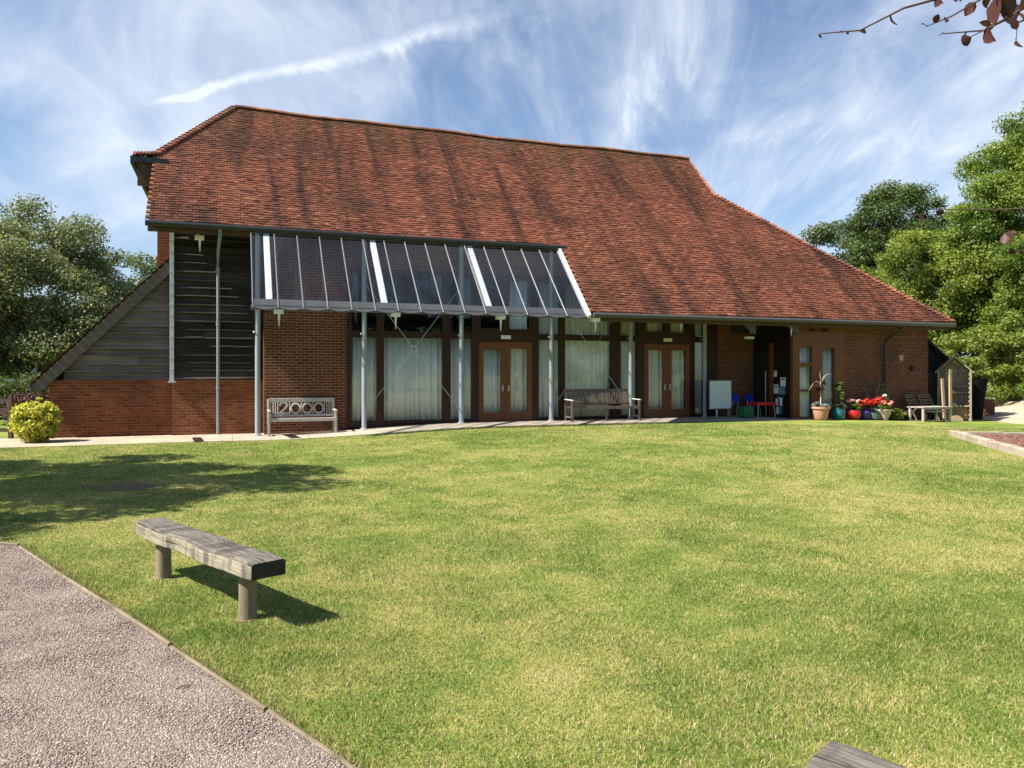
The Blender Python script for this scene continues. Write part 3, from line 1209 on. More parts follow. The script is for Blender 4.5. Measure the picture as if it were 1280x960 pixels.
cap_tiles('ridge_tiles', (.08, QR, zr(QR) - .02), (16.36, QR, zr(QR) - .02), 54, .13, parent=roof)
roof_children = [c for c in barn.children if c.parent == roof]
cap_tiles('hip_tiles', (22.46, QE + .02, zr(QE) - .03), (16.33, 23.30, zg - .03), 62, .12, tilt=.055, parent=roof)
cap_tiles('hip_tiles', (-2.45, 22.58, zr(22.83) - .16), (-1.95, 22.83, zr(22.83) - .03), 6, .12, tilt=.05, parent=roof)
cap_tiles('hip_tiles', (-1.95, 22.83, zr(22.83) - .03), (.10, QR, zr(QR) - .03), 24, .12, tilt=.05, parent=roof)
cap_tiles('verge_tiles', (16.36, 23.25, zg + .0), (16.36, QR, zr(QR) - .02), 20, .05, parent=roof)
for ch in roof.children:
    ch.location = (0, 0, 0)


# half-hip eave box at the left end
b = MB()
ze = zr(22.83) - .17
b.box(-2.56, -2.47, 22.5, 27.4, ze - .20, ze)
b.box(-2.47, -1.66, 22.5, 22.585, ze - .15, ze - .01)
b.cur = 1
b.box(-2.47, -1.75, 22.6, 27.4, ze - .10, ze - .04)
b.box(-2.40, -1.80, 22.6, 22.7, ze - .75, ze - .11)
b.build('half_hip_fascia', [M['gutter_dark'], M['soffit']], barn, loc=BO)

# gutters
b = MB()
b.tube([(-2.02, QU - .06, zr(QU) - .09), (9.28, QU - .06, zr(QU) - .09)], .075, 10)
b.build('gutter', M['gutter_dark'], barn, True, BO)
b = MB()
b.bar((-1.98, QU + .10, zr(QU) - .17), (9.2, QU + .10, zr(QU) - .17), .05, .2)
b.build('fascia', M['soffit'], barn, loc=BO)
b = MB()
b.tube([(9.2, QE - .06, zr(QE) - .085), (22.52, QE - .06, zr(QE) - .085)], .07, 10)
b.tube([(22.52, QE - .06, zr(QE) - .085), (22.54, QB, zr(QE) - .085)], .07, 10)
b.build('gutter', M['gutter_grey'], barn, True, BO)
b = MB()
b.bar((9.25, QE + .08, zr(QE) - .17), (22.4, QE + .08, zr(QE) - .17), .04, .16)
b.build('fascia', M['soffit'], barn, loc=BO)
# soffit over the right hand walls
b = MB()
b.box(16.5, 22.3, QE + .12, 19.30, zr(QE) - .20, zr(QE) - .17)
b.build('soffit', M['soffit'], barn, loc=BO)


def wall(name, t0, t1, q0, q1, z0, z1, m):
    b = MB()
    b.box(t0, t1, q0, q1, z0, z1)
    return b.build(name, m, barn, loc=BO)


QW = 21.116
wall('brick_wall', .78, 2.95, QW, QW + .25, -.3, 5.55, M['brick'])
wall('brick_wall', .78, 1.0, QW + .252, 21.95, -.3, 5.55, M['brick'])
wall('brick_wall', 2.952, 14.96, QW + .01, QW + .2, 4.52, 5.5, M['brick'])
wall('brick_wall', 14.96, 16.9, QW, QW + .25, -.3, 5.5, M['brick'])
wall('brick_wall', -1.49, .778, 21.72, 21.95, -.3, 1.46, M['brick_old'])
wall('brick_wall', -4.32, -1.492, 21.93, 22.15, -.3, 1.47, M['brick_old'])
wall('brick_wall', 18.46, 22.04, 19.24, 19.48, -.3, 3.12, M['brick'])
wall('brick_wall', 21.8, 22.04, 19.482, 30.6, -.3, 3.12, M['brick'])
b = MB()
b.box(-1.9, -1.5, 22.45, 27.5, 1.2, 6.3)
b.add([(-1.9, 22.45, 6.302), (-1.5, 22.45, 6.302), (-1.5, 22.6, 7.4), (-1.9, 22.6, 7.4), (-1.9, 27.5, 7.4), (-1.9, 27.5, 6.302)], [(0, 1, 2, 3), (0, 3, 4, 5)])
b.build('gable_wall', M['brick_old'], barn, loc=BO)
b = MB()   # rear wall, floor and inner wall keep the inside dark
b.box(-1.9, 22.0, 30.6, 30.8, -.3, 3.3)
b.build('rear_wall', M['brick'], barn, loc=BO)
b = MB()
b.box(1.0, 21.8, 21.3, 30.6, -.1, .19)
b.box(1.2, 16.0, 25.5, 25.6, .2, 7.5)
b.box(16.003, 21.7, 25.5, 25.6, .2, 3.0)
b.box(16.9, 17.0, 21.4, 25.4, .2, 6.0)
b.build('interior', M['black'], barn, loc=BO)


# weatherboarding
def boards(name, poly_fn, z0, z1, q, pitch, m, seed, parent=None):
    rng = random.Random(seed)
    mb = MB()
    z = z0
    while z < z1 - .02:
        zt = min(z + pitch * rng.uniform(.93, 1.07), z1)
        ta, tb = poly_fn(z)
        ta2, tb2 = poly_fn(zt)
        if tb - ta < .05:
            break
        cuts = [ta]
        if tb - ta > 1.2 and rng.random() < .25:
            cuts.append(ta + (tb - ta) * rng.uniform(.3, .7))
        cuts.append(tb)
        for i in range(len(cuts) - 1):
            a, c = cuts[i] + (.003 if i else 0), cuts[i + 1] - .003
            a2 = a if i else ta2
            c2 = c if i < len(cuts) - 2 else tb2
            mb.tint = rng.random()
            n = max(2, int((c - a) / .25))
            out, ht, inn = .058 + rng.uniform(-.01, .02), zt + .02, -.012
            vs = []
            wv = [rng.uniform(-.007, .007) for _ in range(n + 1)]
            for k in range(n + 1):
                x = a + (c - a) * k / n
                x2 = a2 + (c2 - a2) * k / n
                vs += [(x, q + .02, z + wv[k]), (x, q - out, z + wv[k]), (x, q - out - .001, z + .02 + wv[k]), (x * .65 + x2 * .35, q - inn - (out - inn) * .30, z + (ht - z) * .42), (x2, q - inn, ht)]
            fs = []
            for k in range(n):
                o = k * 5
                fs += [(o, o + 5, o + 6, o + 1), (o + 1, o + 6, o + 7, o + 2), (o + 2, o + 7, o + 8, o + 3), (o + 3, o + 8, o + 9, o + 4)]
            fs += [(0, 1, 2, 3, 4), (n * 5 + 4, n * 5 + 3, n * 5 + 2, n * 5 + 1, n * 5)]
            mb.add(vs, fs)
        z = zt
    return mb.build(name, m, parent or barn, loc=BO)


boards('weatherboarding', lambda z: (-1.437, .76), 1.47, 5.5, 21.76, .215, M['board_dark'], 5)
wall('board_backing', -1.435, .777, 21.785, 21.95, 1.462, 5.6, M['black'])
LEAN = lambda z: (-4.3 if z < 1.55 else -4.62 + (z + .22 - 1.37) / (4.63 - 1.37) * 3.12, -1.495)


def lean_edge(z):
    a = -4.62 + (z - 1.37 + .30) / (4.63 - 1.37) * 3.12
    return (max(-4.0, a), -1.495)


boards('weatherboarding', lean_edge, 1.475, 4.4, 21.955, .2, M['board_grey'], 9)
b = MB()
b.prism([(-4.3, 1.3), (-1.497, 1.3), (-1.497, 4.45), (-4.3, 1.5)], 21.985, 22.15)
b.build('board_backing', M['black'], barn, loc=BO)
b = MB()   # lead flashed corner
b.box(-1.545, -1.44, 21.685, 21.76, 1.44, 5.4)
for i in range(13):
    z = 1.75 + i * .28
    b.box(-1.552, -1.436, 21.677, 21.684, z, z + .012)
b.box(-1.58, -1.40, 21.64, 21.73, 1.39, 1.438)
b.build('corner_flashing', M['lead'], barn, loc=BO)

# lean-to roof at the left
lt = thing  # alias kept short
lw = math.hypot(3.12, 3.26)
V, F, T = tile_field((-4.70, 27.5, 1.37), (0, -1, 0), (3.12 / lw, 0, 3.26 / lw), [(0, 0), (5.72, 0), (5.72, lw + .02), (0, lw + .02)], seed=21)
o = np_mesh('lean_to_roof', V, F, M['tile'], T, barn)
o.location = BO
b = MB()
b.slab([(-4.66, 27.5, 1.35), (-4.66, 21.80, 1.35), (-1.50, 21.80, 4.65), (-1.50, 27.5, 4.65)], .08)
d = o
b.build('lean_to_deck', M['soffit'], d)
b = MB()
b.bar((-4.60, 21.80, 1.24), (-1.53, 21.80, 4.45), .05, .26, up=(0, 0, 1))
b.build('bargeboard', M['barge'], d, bevel=.006)
b = MB()
b.tube([(-4.74, 21.75, 1.30), (-4.74, 27.5, 1.30)], .06, 8)
b.build('gutter', M['gutter_grey'], d, True)
b = MB()
b.box(-4.32, -4.12, 22.152, 27.5, -.3, 1.6)
b.build('brick_wall', M['brick_old'], barn, loc=BO)
# dark lean-to beyond the right hand end
b = MB()
b.prism([(22.06, -.2), (22.06, 2.85), (23.95, 1.55), (23.95, -.2)], 19.66, 19.76)
b.slab([(22.06, 19.5, 2.93), (24.25, 19.5, 1.42), (24.25, 28, 1.42), (22.06, 28, 2.93)], -.08)
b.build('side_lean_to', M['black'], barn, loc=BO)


# ------------------------------------------------------------------ glazing
def pane_box(b, t0, t1, z0, z1, q):
    b.box(t0, t1, q, q + .008, z0, z1)


def curtain(t0, t1, z0, z1, label, q=QW + .24):
    n = max(10, int((t1 - t0) / .018))
    rng = random.Random(int(t0 * 100))
    ph, vs = rng.uniform(0, 6), []
    for i in range(n + 1):
        t = t0 + (t1 - t0) * i / n
        a = ph + t * 38 + 1.6 * math.sin(t * 7 + ph)
        for z, am in ((z1, .024), (z1 * .5, .036), (z0, .045)):
            vs.append((t, q + am * math.sin(a) + am * .4 * math.sin(a * 1.7 + 1), z))
    b = MB()
    b.add([(x - (t0 + t1) / 2, y - q, z - z0) for x, y, z in vs], [(i * 3 + j, i * 3 + 3 + j, i * 3 + 4 + j, i * 3 + 1 + j) for i in range(n) for j in (0, 1)])
    o = b.build('curtain', M['curtain'], None, False, L((t0 + t1) / 2, q, z0), rot=(0, 0, PHI))
    o.data.polygons.foreach_set('use_smooth', [True] * len(o.data.polygons))
    s = o.modifiers.new('thickness', 'SOLIDIFY')
    s.thickness = .004
    return tag(o, label, 'curtain', 'curtains behind the glazed front')


ZB, ZT0, ZT1, ZH = .31, 2.63, 2.81, 4.42


def window(e0, e1, p0, p1):
    b = MB()
    q0, q1 = QW - .03, QW + .09
    b.box(e0 + .001, p0, q0, q1, .15, 4.52)
    b.box(p1, e1 - .001, q0, q1, .15, 4.52)
    for z0, z1 in ((.15, ZB), (ZT0, ZT1), (ZH, 4.52)):
        b.box(p0 + .0005, p1 - .0005, q0 + .012, q1, z0, z1)
    b.box(p0 - .02, p1 + .02, q0 - .05, q0 - .002, ZB - .06, ZB - .02)
    f = b.build('window', M['dark_wood'], barn, loc=BO)
    g = MB()
    pane_box(g, p0, p1, ZB, ZT0, QW + .03)
    pane_box(g, p0, p1, ZT1, ZH, QW + .031)
    g.build('pane', M['glass'], f)


for e0, e1, p0, p1 in ((2.953, 3.86, 3.07, 3.76), (3.86, 5.76, 3.96, 5.64), (5.76, 6.62, 5.88, 6.52),
                       (8.5, 9.38, 8.61, 9.29), (9.38, 11.2, 9.47, 11.05), (11.2, 12.1, 11.36, 11.95), (13.98, 14.6, 14.07, 14.47)):
    window(e0, e1, p0, p1)
wall('timber_panel', 14.602, 14.958, QW - .02, QW + .1, .15, 4.52, M['dark_wood'])


def doorset(e0, e1, d0, d1):
    b = MB()
    q0, q1 = QW - .03, QW + .09
    b.box(e0 + .001, d0, q0, q1, .15, 4.52)
    b.box(d1, e1 - .001, q0, q1, .15, 4.52)
    m = (d0 + d1) / 2
    b.box(d0 + .0005, d1 - .0005, q0 + .004, q1, 2.56, 2.86)
    b.box(d0 + .0005, d1 - .0005, q0 + .008, q1, ZH, 4.52)
    b.box(m - .05, m + .05, q0 + .012, q1, 2.861, ZH - .001)
    for x0, x1 in ((d0, m - .05), (m + .05, d1)):      # casements of the fanlights
        b.box(x0 + .001, x0 + .07, q0 + .02, q1, 2.862, ZH - .002)
        b.box(x1 - .07, x1 - .001, q0 + .02, q1, 2.862, ZH - .002)
        b.box(x0 + .0705, x1 - .0705, q0 + .02, q1, 2.862, 2.94)
    f = b.build('door_frame', M['dark_wood'], barn, loc=BO)
    g = MB()
    for x0, x1 in ((d0 + .07, m - .12), (m + .12, d1 - .07)):
        pane_box(g, x0, x1, 2.94, ZH, QW + .03)
    g.build('pane', M['glass'], f)
    pl = MB()
    pl.box(m - .16, m + .14, q0 - .05, q0 + .002, 2.64, 2.75)
    pl.build('emergency_light', M['white'], f, bevel=.008)
    for x0, x1, hx in ((d0 + .004, m - .003, m - .09), (m + .003, d1 - .004, m + .09)):
        b = MB()
        qa, qb = QW - .02, QW + .05
        b.box(x0, x0 + .15, qa, qb, .17, 2.55)
        b.box(x1 - .15, x1, qa, qb, .17, 2.55)
        b.box(x0 + .1505, x1 - .1505, qa + .004, qb, .17, .48)
        b.box(x0 + .1505, x1 - .1505, qa + .004, qb, 2.36, 2.55)
        d = b.build('door', M['door_wood'], barn, loc=BO)
        g = MB()
        pane_box(g, x0 + .15, x1 - .15, .48, 2.36, QW + .02)
        g.build('pane', M['glass'], d)
        g = MB()
        g.tube([(hx, qa - .001, 1.2), (hx, qa - .05, 1.2), (hx + (.1 if hx < m else -.1) * -1, qa - .05, 1.2)], .01, 6)
        g.box(hx - .02, hx + .02, qa - .008, qa - .001, 1.1, 1.28)
        g.build('handle', M['steel'], d)
        b = MB()


doorset(6.62, 8.5, 6.72, 8.40)
doorset(12.1, 13.98, 12.21, 13.89)

curtain(3.0, 3.80, .24, 2.72, 'pale green curtain behind the narrow pane next to the brick panel')
curtain(3.92, 5.70, .24, 2.72, 'wide pale green curtain behind the big pane left of the first double door')
curtain(5.82, 6.58, .24, 2.72, 'narrow pale green curtain just left of the first double door')
curtain(6.80, 7.52, .24, 2.52, 'pale curtain behind the left leaf of the first double door')
curtain(7.58, 8.33, .24, 4.4, 'pale curtain behind the right leaf of the first double door and the fanlight over it')
curtain(8.54, 9.34, .24, 4.4, 'narrow pale green curtain just right of the first double door')
curtain(9.42, 11.12, .24, 4.4, 'wide green curtain behind the big pane above the slatted bench')
curtain(11.28, 12.02, .24, 4.4, 'narrow green curtain just left of the second double door')
curtain(12.29, 13.01, .24, 4.4, 'pale curtain behind the left leaf of the second double door')
curtain(13.07, 13.81, .24, 4.4, 'pale curtain behind the right leaf of the second double door')
curtain(14.02, 14.52, .24, 4.4, 'narrow green curtain behind the last pane above the whiteboard')

# right hand block: glazed front, brick, porch side wall
QX = 19.24
b = MB()
q0, q1 = QX - .02, QX + .1
for t0, t1, z0, z1 in ((16.40, 16.66, .1, 3.12), (17.14, 17.56, .1, 2.6), (18.04, 18.455, .1, 2.6), (16.661, 18.454, 2.601, 3.12)):
    b.box(t0, t1, q0, q1, z0, z1)
for z0, z1 in ((.1, .26), (1.06, 1.12), (1.84, 1.96), (2.48, 2.6)):
    b.box(16.662, 17.138, q0 + .01, q1, z0, z1)
for z0, z1 in ((.1, .42), (2.42, 2.6)):
    b.box(17.562, 18.038, q0 + .01, q1, z0, z1)
f = b.build('window', M['door_wood'], barn, loc=BO)
f['label'] = 'reddish timber glazed screen beside the right hand brick wall'
g = MB()
for t0, t1, z0, z1 in ((16.66, 17.14, .26, 1.06), (16.66, 17.14, 1.12, 1.84), (16.66, 17.14, 1.96, 2.48), (17.56, 18.04, .42, 2.42)):
    pane_box(g, t0, t1, z0, z1, QX + .03)
g.build('pane', M['glass'], f)
curtain(16.66, 17.34, .9, 2.5, 'pale curtain behind the small upper pane right of the porch', QX + .22)
curtain(17.56, 18.28, .3, 2.5, 'pale curtain behind the tall pane beside the right hand brick wall', QX + .22)
b = MB()
b.box(16.67, 17.25, QX + .13, QX + .15, .2, 1.04)
tag(b.build('display_board', M['paper'], None, rot=(0, 0, PHI)), 'pale board standing inside the low pane right of the porch', 'board')
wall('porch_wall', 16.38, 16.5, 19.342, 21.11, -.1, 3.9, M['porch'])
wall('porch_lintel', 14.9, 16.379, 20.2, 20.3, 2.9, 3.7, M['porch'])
b = MB()
b.box(16.33, 16.378, 20.25, 21.05, .2, 2.35)
d = b.build('porch_door', M['black'], barn, loc=BO)
g = MB()
g.tube([(16.29, 20.38, .7), (16.29, 20.38, 1.7)], .014, 8)
g.build('handle', M['steel'], d)
g = MB()
g.box(16.322, 16.3295, 20.5, 20.56, .4, 2.2)
g.build('pane', M['glass'], d)
b = MB()
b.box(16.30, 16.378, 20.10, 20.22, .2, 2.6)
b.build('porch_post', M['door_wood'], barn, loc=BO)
# notices pinned to the porch wall
for (qa, qb, z0, z1, m, lab) in ((19.93, 20.07, 1.52, 1.72, 'paper', 'small white notice, topmost on the dark porch wall'),
                                 (19.52, 19.76, 1.22, 1.50, 'paper', 'white notice nearest the glazed screen on the dark porch wall'),
                                 (19.86, 20.07, .98, 1.27, 'paper', 'grey white notice below the small one on the dark porch wall'),
                                 (19.54, 19.84, .95, 1.20, 'paper_blue', 'blue grey leaflet between the white notices on the porch wall')):
    b = MB()
    b.box(-.006, 0, -(qb - qa) / 2, (qb - qa) / 2, 0, z1 - z0)
    b.cur = 1
    b.box(-.0075, -.0062, -(qb - qa) * .35, (qb - qa) * .35, (z1 - z0) * .66, (z1 - z0) * .9)
    tag(b.build('notice', [M[m], M['paper_blue']], None, loc=L(16.372, (qa + qb) / 2, z0), rot=(0, 0, PHI)), lab, 'notice', 'notices on the porch wall')
rk = thing('leaflet_rack', 'dark rack of pale leaflets against the porch wall', 'rack', L(16.28, 19.66, .2), PHI)
b = MB()
b.box(-.01, .01, -.17, .17, 0, .72)
for z in (.12, .38):
    b.box(-.09, -.011, -.17, .17, z, z + .02)
b.build('rack', M['gutter_dark'], rk)
for i, (y, z, h) in enumerate(((-.1, .4, .26), (.02, .4, .3), (.11, .4, .22), (-.07, .14, .24), (.06, .14, .22))):
    b = MB()
    b.box(-.06, -.05, y - .045, y + .045, z + .005, z + h)
    b.build('leaflet', M['paper_blue'] if i % 2 else M['paper'], rk)

# ------------------------------------------------------------------ posts, canopy, pipes, lamps
QP = 20.80
for t in (.61, 3.36, 6.11, 8.89, 11.56, 14.25):
    b = MB()
    zg_ = float(ground_tq(t, QP))
    b.tube([(t, QP, zg_ - .1), (t, QP, zr(QP) - .2)], .066, 14)
    b.lathe([(.1, 0), (.1, .03), (.07, .05)], (t, QP, zg_ + .012), 14)
    p = b.build('post', M['post'], barn, True, BO)
    s = MB()
    s.box(t - .02, t + .02, QP, QW - .04, 2.70, 2.74)
    s.lathe([(.02, 0), (.035, .02), (.02, .05)], (t - .09, QP - .04, 2.68), 8)
    s.build('post_bracket', M['steel'], p)

CT0, CT1 = .44, 9.0
zc = lambda q: zr(q) - .10
QF, QK = 18.70, 20.72
canopy = MB()
canopy.bar((CT0 - .05, QF, zc(QF) - .05), (CT1 + .06, QF, zc(QF) - .05), .06, .11)
canopy.bar((CT0 - .03, QF + .2, zc(QF + .2) - .075), (CT1 + .04, QF + .2, zc(QF + .2) - .075), .09, .05)
canopy.bar((CT0, QK, zc(QK) - .03), (CT1, QK, zc(QK) - .03), .06, .08)
cn = canopy.build('canopy', M['frame_grey'], barn, loc=BO)
nb = 16
bt = [CT0 + .571 * i for i in range(nb)]
for i in range(nb - 1):
    g = MB()
    a, c = bt[i] + .012, bt[i + 1] - .012
    qf = QF - .06
    qm, sag = QF, .0
    # lower edge of each pane bows down a little, as the sheets do in the photograph
    n = 6
    top, bot = [], []
    for k in range(n + 1):
        x = a + (c - a) * k / n
        bow = .05 * math.sin(math.pi * k / n)
        top.append((x, QK, zc(QK)))
        bot.append((x, qf - bow * .7, zc(qf) - bow))
    g.add(bot + top, [(k, k + 1, n + 1 + k + 1, n + 1 + k) for k in range(n)])
    o = g.build('glass_panel', M['canopy_glass'], cn)
    g = MB()
    q2 = QF + .15
    lo = [(x, y - .002, z + .008) for x, y, z in bot]
    hi = [(p[0], q2, zc(q2) + .008) for p in top]
    g.add(lo + hi, [(k, k + 1, n + 2 + k, n + 1 + k) for k in range(n)])
    o = g.build('edge_strip', M['valance'], cn)
for i in range(nb):
    g = MB()
    g.bar((bt[i], QF - .07, zc(QF - .07) + .012), (bt[i], QK + .02, zc(QK + .02) + .012), .028, .034, ch=.005)
    g.build('glazing_bar', M['bar'], cn)
for t in (.82, 3.57, 6.32):
    g = MB()
    g.bar((t, QF + .1, zc(QF + .1) - .11), (t, QK + .02, zc(QK + .02) - .11), .15, .10, ch=.01)
    g.build('rafter', M['white'], cn)
g = MB()
g.bar((CT1 + .08, QF - .08, zc(QF - .08) + .03), (CT1 + .08, QK + .02, zc(QK + .02) + .02), .07, .13)
g.build('edge_flashing', M['white'], cn)


def lamp(t, q, z, rod=True):
    b = MB()
    if rod:
        b.bar((t - .05, q + .12, z + .26), (t, q, z + .02), .05, .05)
    b.box(t - .09, t + .13, q - .12, q + .06, z - .05, z + .05)
    b.tube([(t + .03, q - .03, z - .05), (t + .03, q - .03, z - .16), (t + .03, q - .03, z - .36)], [.03, .025, .006], 8)
    return b.build('eaves_lamp', M['white'], barn, loc=BO)


for t in (1.0, 3.78, 6.55, 9.30):
    lamp(t, QF + .08, zc(QF + .08) - .22)
lamp(-.82, 21.15, 5.12)
for t in (12.55, 15.05):
    lamp(t, 19.6, 3.22)
lamp(16.05, 18.95, 3.12)
# pale brackets carrying the eave by the porch
for t in (14.75, 16.35):
    b = MB()
    b.prism([(t - .5, zr(QE) - .2), (t, zr(QE) - .2), (t, zr(QE) - .52)], QE + .22, QE + .27)
    b.build('eaves_bracket', M['gutter_grey'], barn, loc=BO)
for t in (17.1, 17.6):
    b = MB()
    b.tube([(t, 18.98, 2.98), (t, 19.22, 2.98)], .05, 10)
    b.build('rafter_end', M['soffit'], barn, loc=BO)
b = MB()
b.box(15.3, 15.6, 20.05, 20.19, 2.72, 2.80)
b.build('emergency_light', M['white'], barn, loc=BO, bevel=.01)

# cable bracing with its ring
for ta, tb in ((3.36, 6.11), (8.89, 11.56)):
    b = MB()
    m = (ta + tb) / 2
    zc_ = 2.32
    ring = [(m + .09 * math.cos(a), QP, zc_ + .09 * math.sin(a)) for a in np.linspace(0, 2 * math.pi, 17)]
    b.tube(ring, .012, 6, False)
    for t, z in ((ta, .55), (tb, .55), (ta, 4.1), (tb, 4.1)):
        d = Vector((m - t, 0, zc_ - z)).normalized() * .09
        b.tube([(t, QP, z), (m - d.x, QP, zc_ - d.z)], .008, 6)
    b.build('brace_rods', M['steel'], barn, loc=BO)

# downpipes
b = MB()
b.tube([(-.30, QU - .06, zr(QU) - .12), (-.30, QU - .06, zr(QU) - .32), (-.36, 21.35, 4.75), (-.36, 21.60, 4.45), (-.36, 21.60, 0.02)], .045, 10)
for z in (4.35, 2.9, 1.2):
    b.tube([(-.36, 21.60, z), (-.36, 21.60, z + .08)], .055, 10)
b.build('downpipe', M['pipe'], barn, True, BO)
b = MB()
b.tube([(20.2, QE - .04, zr(QE) - .12), (20.2, QE - .02, zr(QE) - .30), (20.05, 19.1, 2.72), (20.05, 19.15, 2.55), (20.05, 19.15, .05)], .042, 10)
for z in (2.45, 1.2):
    b.tube([(20.05, 19.15, z), (20.05, 19.15, z + .08)], .052, 10)
b.build('downpipe', M['gutter_dark'], barn, True, BO)
b = MB()
b.tube([(22.1, 19.5, .1), (22.1, 19.5, 3.0)], .04, 8)
b.build('downpipe', M['gutter_dark'], barn, True, BO)
for t, z in ((21.2, 1.7), (20.75, 2.05)):
    b = MB()
    b.box(t, t + .16, 19.21, 19.238, z, z + .18)
    b.build('air_brick', M['black'] if z < 2 else M['terracotta'], barn, loc=BO)


# ------------------------------------------------------------------ benches
def beam(name_leg_pts, loc, length, ang, label, h=.44, w=.255, th=.115, e0=.3, e1=.3, seed=3):
    """old oak beam on two round posts; x along the beam"""
    root = thing('beam_bench', label, 'bench', loc, ang)
    rng = random.Random(seed)
    b = MB()
    n = 26
    prof = [(-.5, -.5), (.5, -.5), (.5, .36), (.42, .5), (-.42, .5), (-.5, .34)]
    vs = []
    for i in range(n + 1):
        x = -length / 2 + length * i / n
        k = .93 if i in (0, n) else 1.0
        dw = 1 + .03 * math.sin(i * .7 + seed) + rng.uniform(-.012, .012)
        dz = .006 * math.sin(i * .5 + 2) + rng.uniform(-.0025, .0025)
        for py, pz in prof:
            vs.append((x, py * w * dw * k + rng.uniform(-.003, .003), h - th / 2 + pz * th * k + dz + rng.uniform(-.0025, .0025)))
    m = len(prof)
    fs = []
    for i in range(n):
        for j in range(m):
            fs.append((i * m + j, i * m + (j + 1) % m, (i + 1) * m + (j + 1) % m, (i + 1) * m + j))
    b.add(vs, [tuple(f[::-1]) for f in fs])
    b.cur = 1
    b.add(vs[:m], [tuple(range(m))[::-1]][:1])
    b.add(vs[-m:], [tuple(range(m))])
    b.mi[n * m:] = [1] * (len(b.mi) - n * m)
    for i in range(n):
        for j in (3, 4, 5, 0):
            pass
    for i in range(n):
        b.mi[i * m + 5] = 2
        b.mi[i * m + 1] = 2
    s = b.build('seat', [M['sleeper'], M['sleeper_end'], M['sleeper_side']], root, bevel=.008)
    for x in (-length / 2 + e0, length / 2 - e1):
        b = MB()
        b.lathe([(.066, -.12), (.064, .0), (.06, .12), (.058, h - th + .004)], (x, 0, 0), 20)
        b.build('leg', M['bench_leg'], root, True)
    return root


# near bench: posts at (-1.79,5.15) and (-2.83,6.17)
d = Vector((-1.79 + 2.83, 5.15 - 6.17, 0))
beam(None, (-2.31, 5.66, 0), d.length + .58, math.atan2(d.y, d.x), 'weathered oak beam bench on two round posts standing on the lawn beside the gravel', e0=.29, e1=.29)
d2 = Vector((1.24 - 1.09, 2.4 - 2.55, 0))
a2 = Vector((.965, 2.50, 0))
beam(None, (1.005 + .715, 2.485 - .70, 0), 2.0, math.atan2(-.70, .715), 'grey oak beam bench of which only the far end shows at the bottom right', seed=9, w=.25, h=.43)


def garden_bench(loc, ang, label, length, backfn, mats, with_mid=False, rail_mat=None):
    """arms, legs, seat slats; x along, -y to the front"""
    r = thing('garden_bench', label, 'bench', loc, ang)
    hw = length / 2
    ms, mb_ = mats
    b = MB()
    for i in range(5):
        b.tint = random.random()
        y = -.26 + i * .105
        b.bar((-hw + .03, y, .425 - .01 * i), (hw - .03, y, .425 - .01 * i), .085, .024, ch=.005)
    b.tint = .8
    b.bar((-hw + .05, -.29, .385), (hw - .05, -.29, .385), .03, .07)
    b.build('seat', ms, r)
    for s in (-1, 1):
        for front in (1, 0):
            b = MB()
            b.tint = random.random()
            x = s * (hw - .03)
            if front:
                b.bar((x, -.28, 0), (x, -.28, .60), .06, .06, up=(0, 1, 0), ch=.006)
            else:
                b.bar((x, .20, 0), (x, .22, .45), .06, .06, up=(0, 1, 0), ch=.006)
                b.bar((x, .22, .45), (x, .32, .92), .06, .05, up=(0, 1, 0), ch=.006)
            b.build('leg', ms, r)
        b = MB()
        x = s * (hw - .03)
        b.tint = .7
        b.bar((x, -.36, .615), (x, .27, .635), .075, .032, ch=.008)
        b.build('armrest', rail_mat or ms, r)
        b = MB()
        b.bar((x, -.25, .12), (x, .19, .12), .03, .05)
        b.build('stretcher', ms, r)
    if with_mid:
        b = MB()
        b.bar((0, -.28, 0), (0, -.28, .41), .055, .055, up=(0, 1, 0))
        b.build('leg', ms, r)
    backfn(r, hw, mb_)
    return r


YB = lambda z: .22 + (z - .45) * .2128        # back plane


def back_slats(r, hw, m):
    b = MB()
    b.bar((-hw + .06, YB(.9), .895), (hw - .06, YB(.9), .895), .03, .075, ch=.006)
    b.bar((-hw + .06, YB(.5), .50), (hw - .06, YB(.5), .50), .03, .05)
    n = int((2 * hw - .2) / .085)
    for i in range(n):
        b.tint = random.random()
        x = -hw + .1 + (2 * hw - .2) * (i + .5) / n
        b.bar((x, YB(.52), .525), (x, YB(.86), .858), .048, .014, up=(0, 1, 0))
    b.build('backrest', m, r)


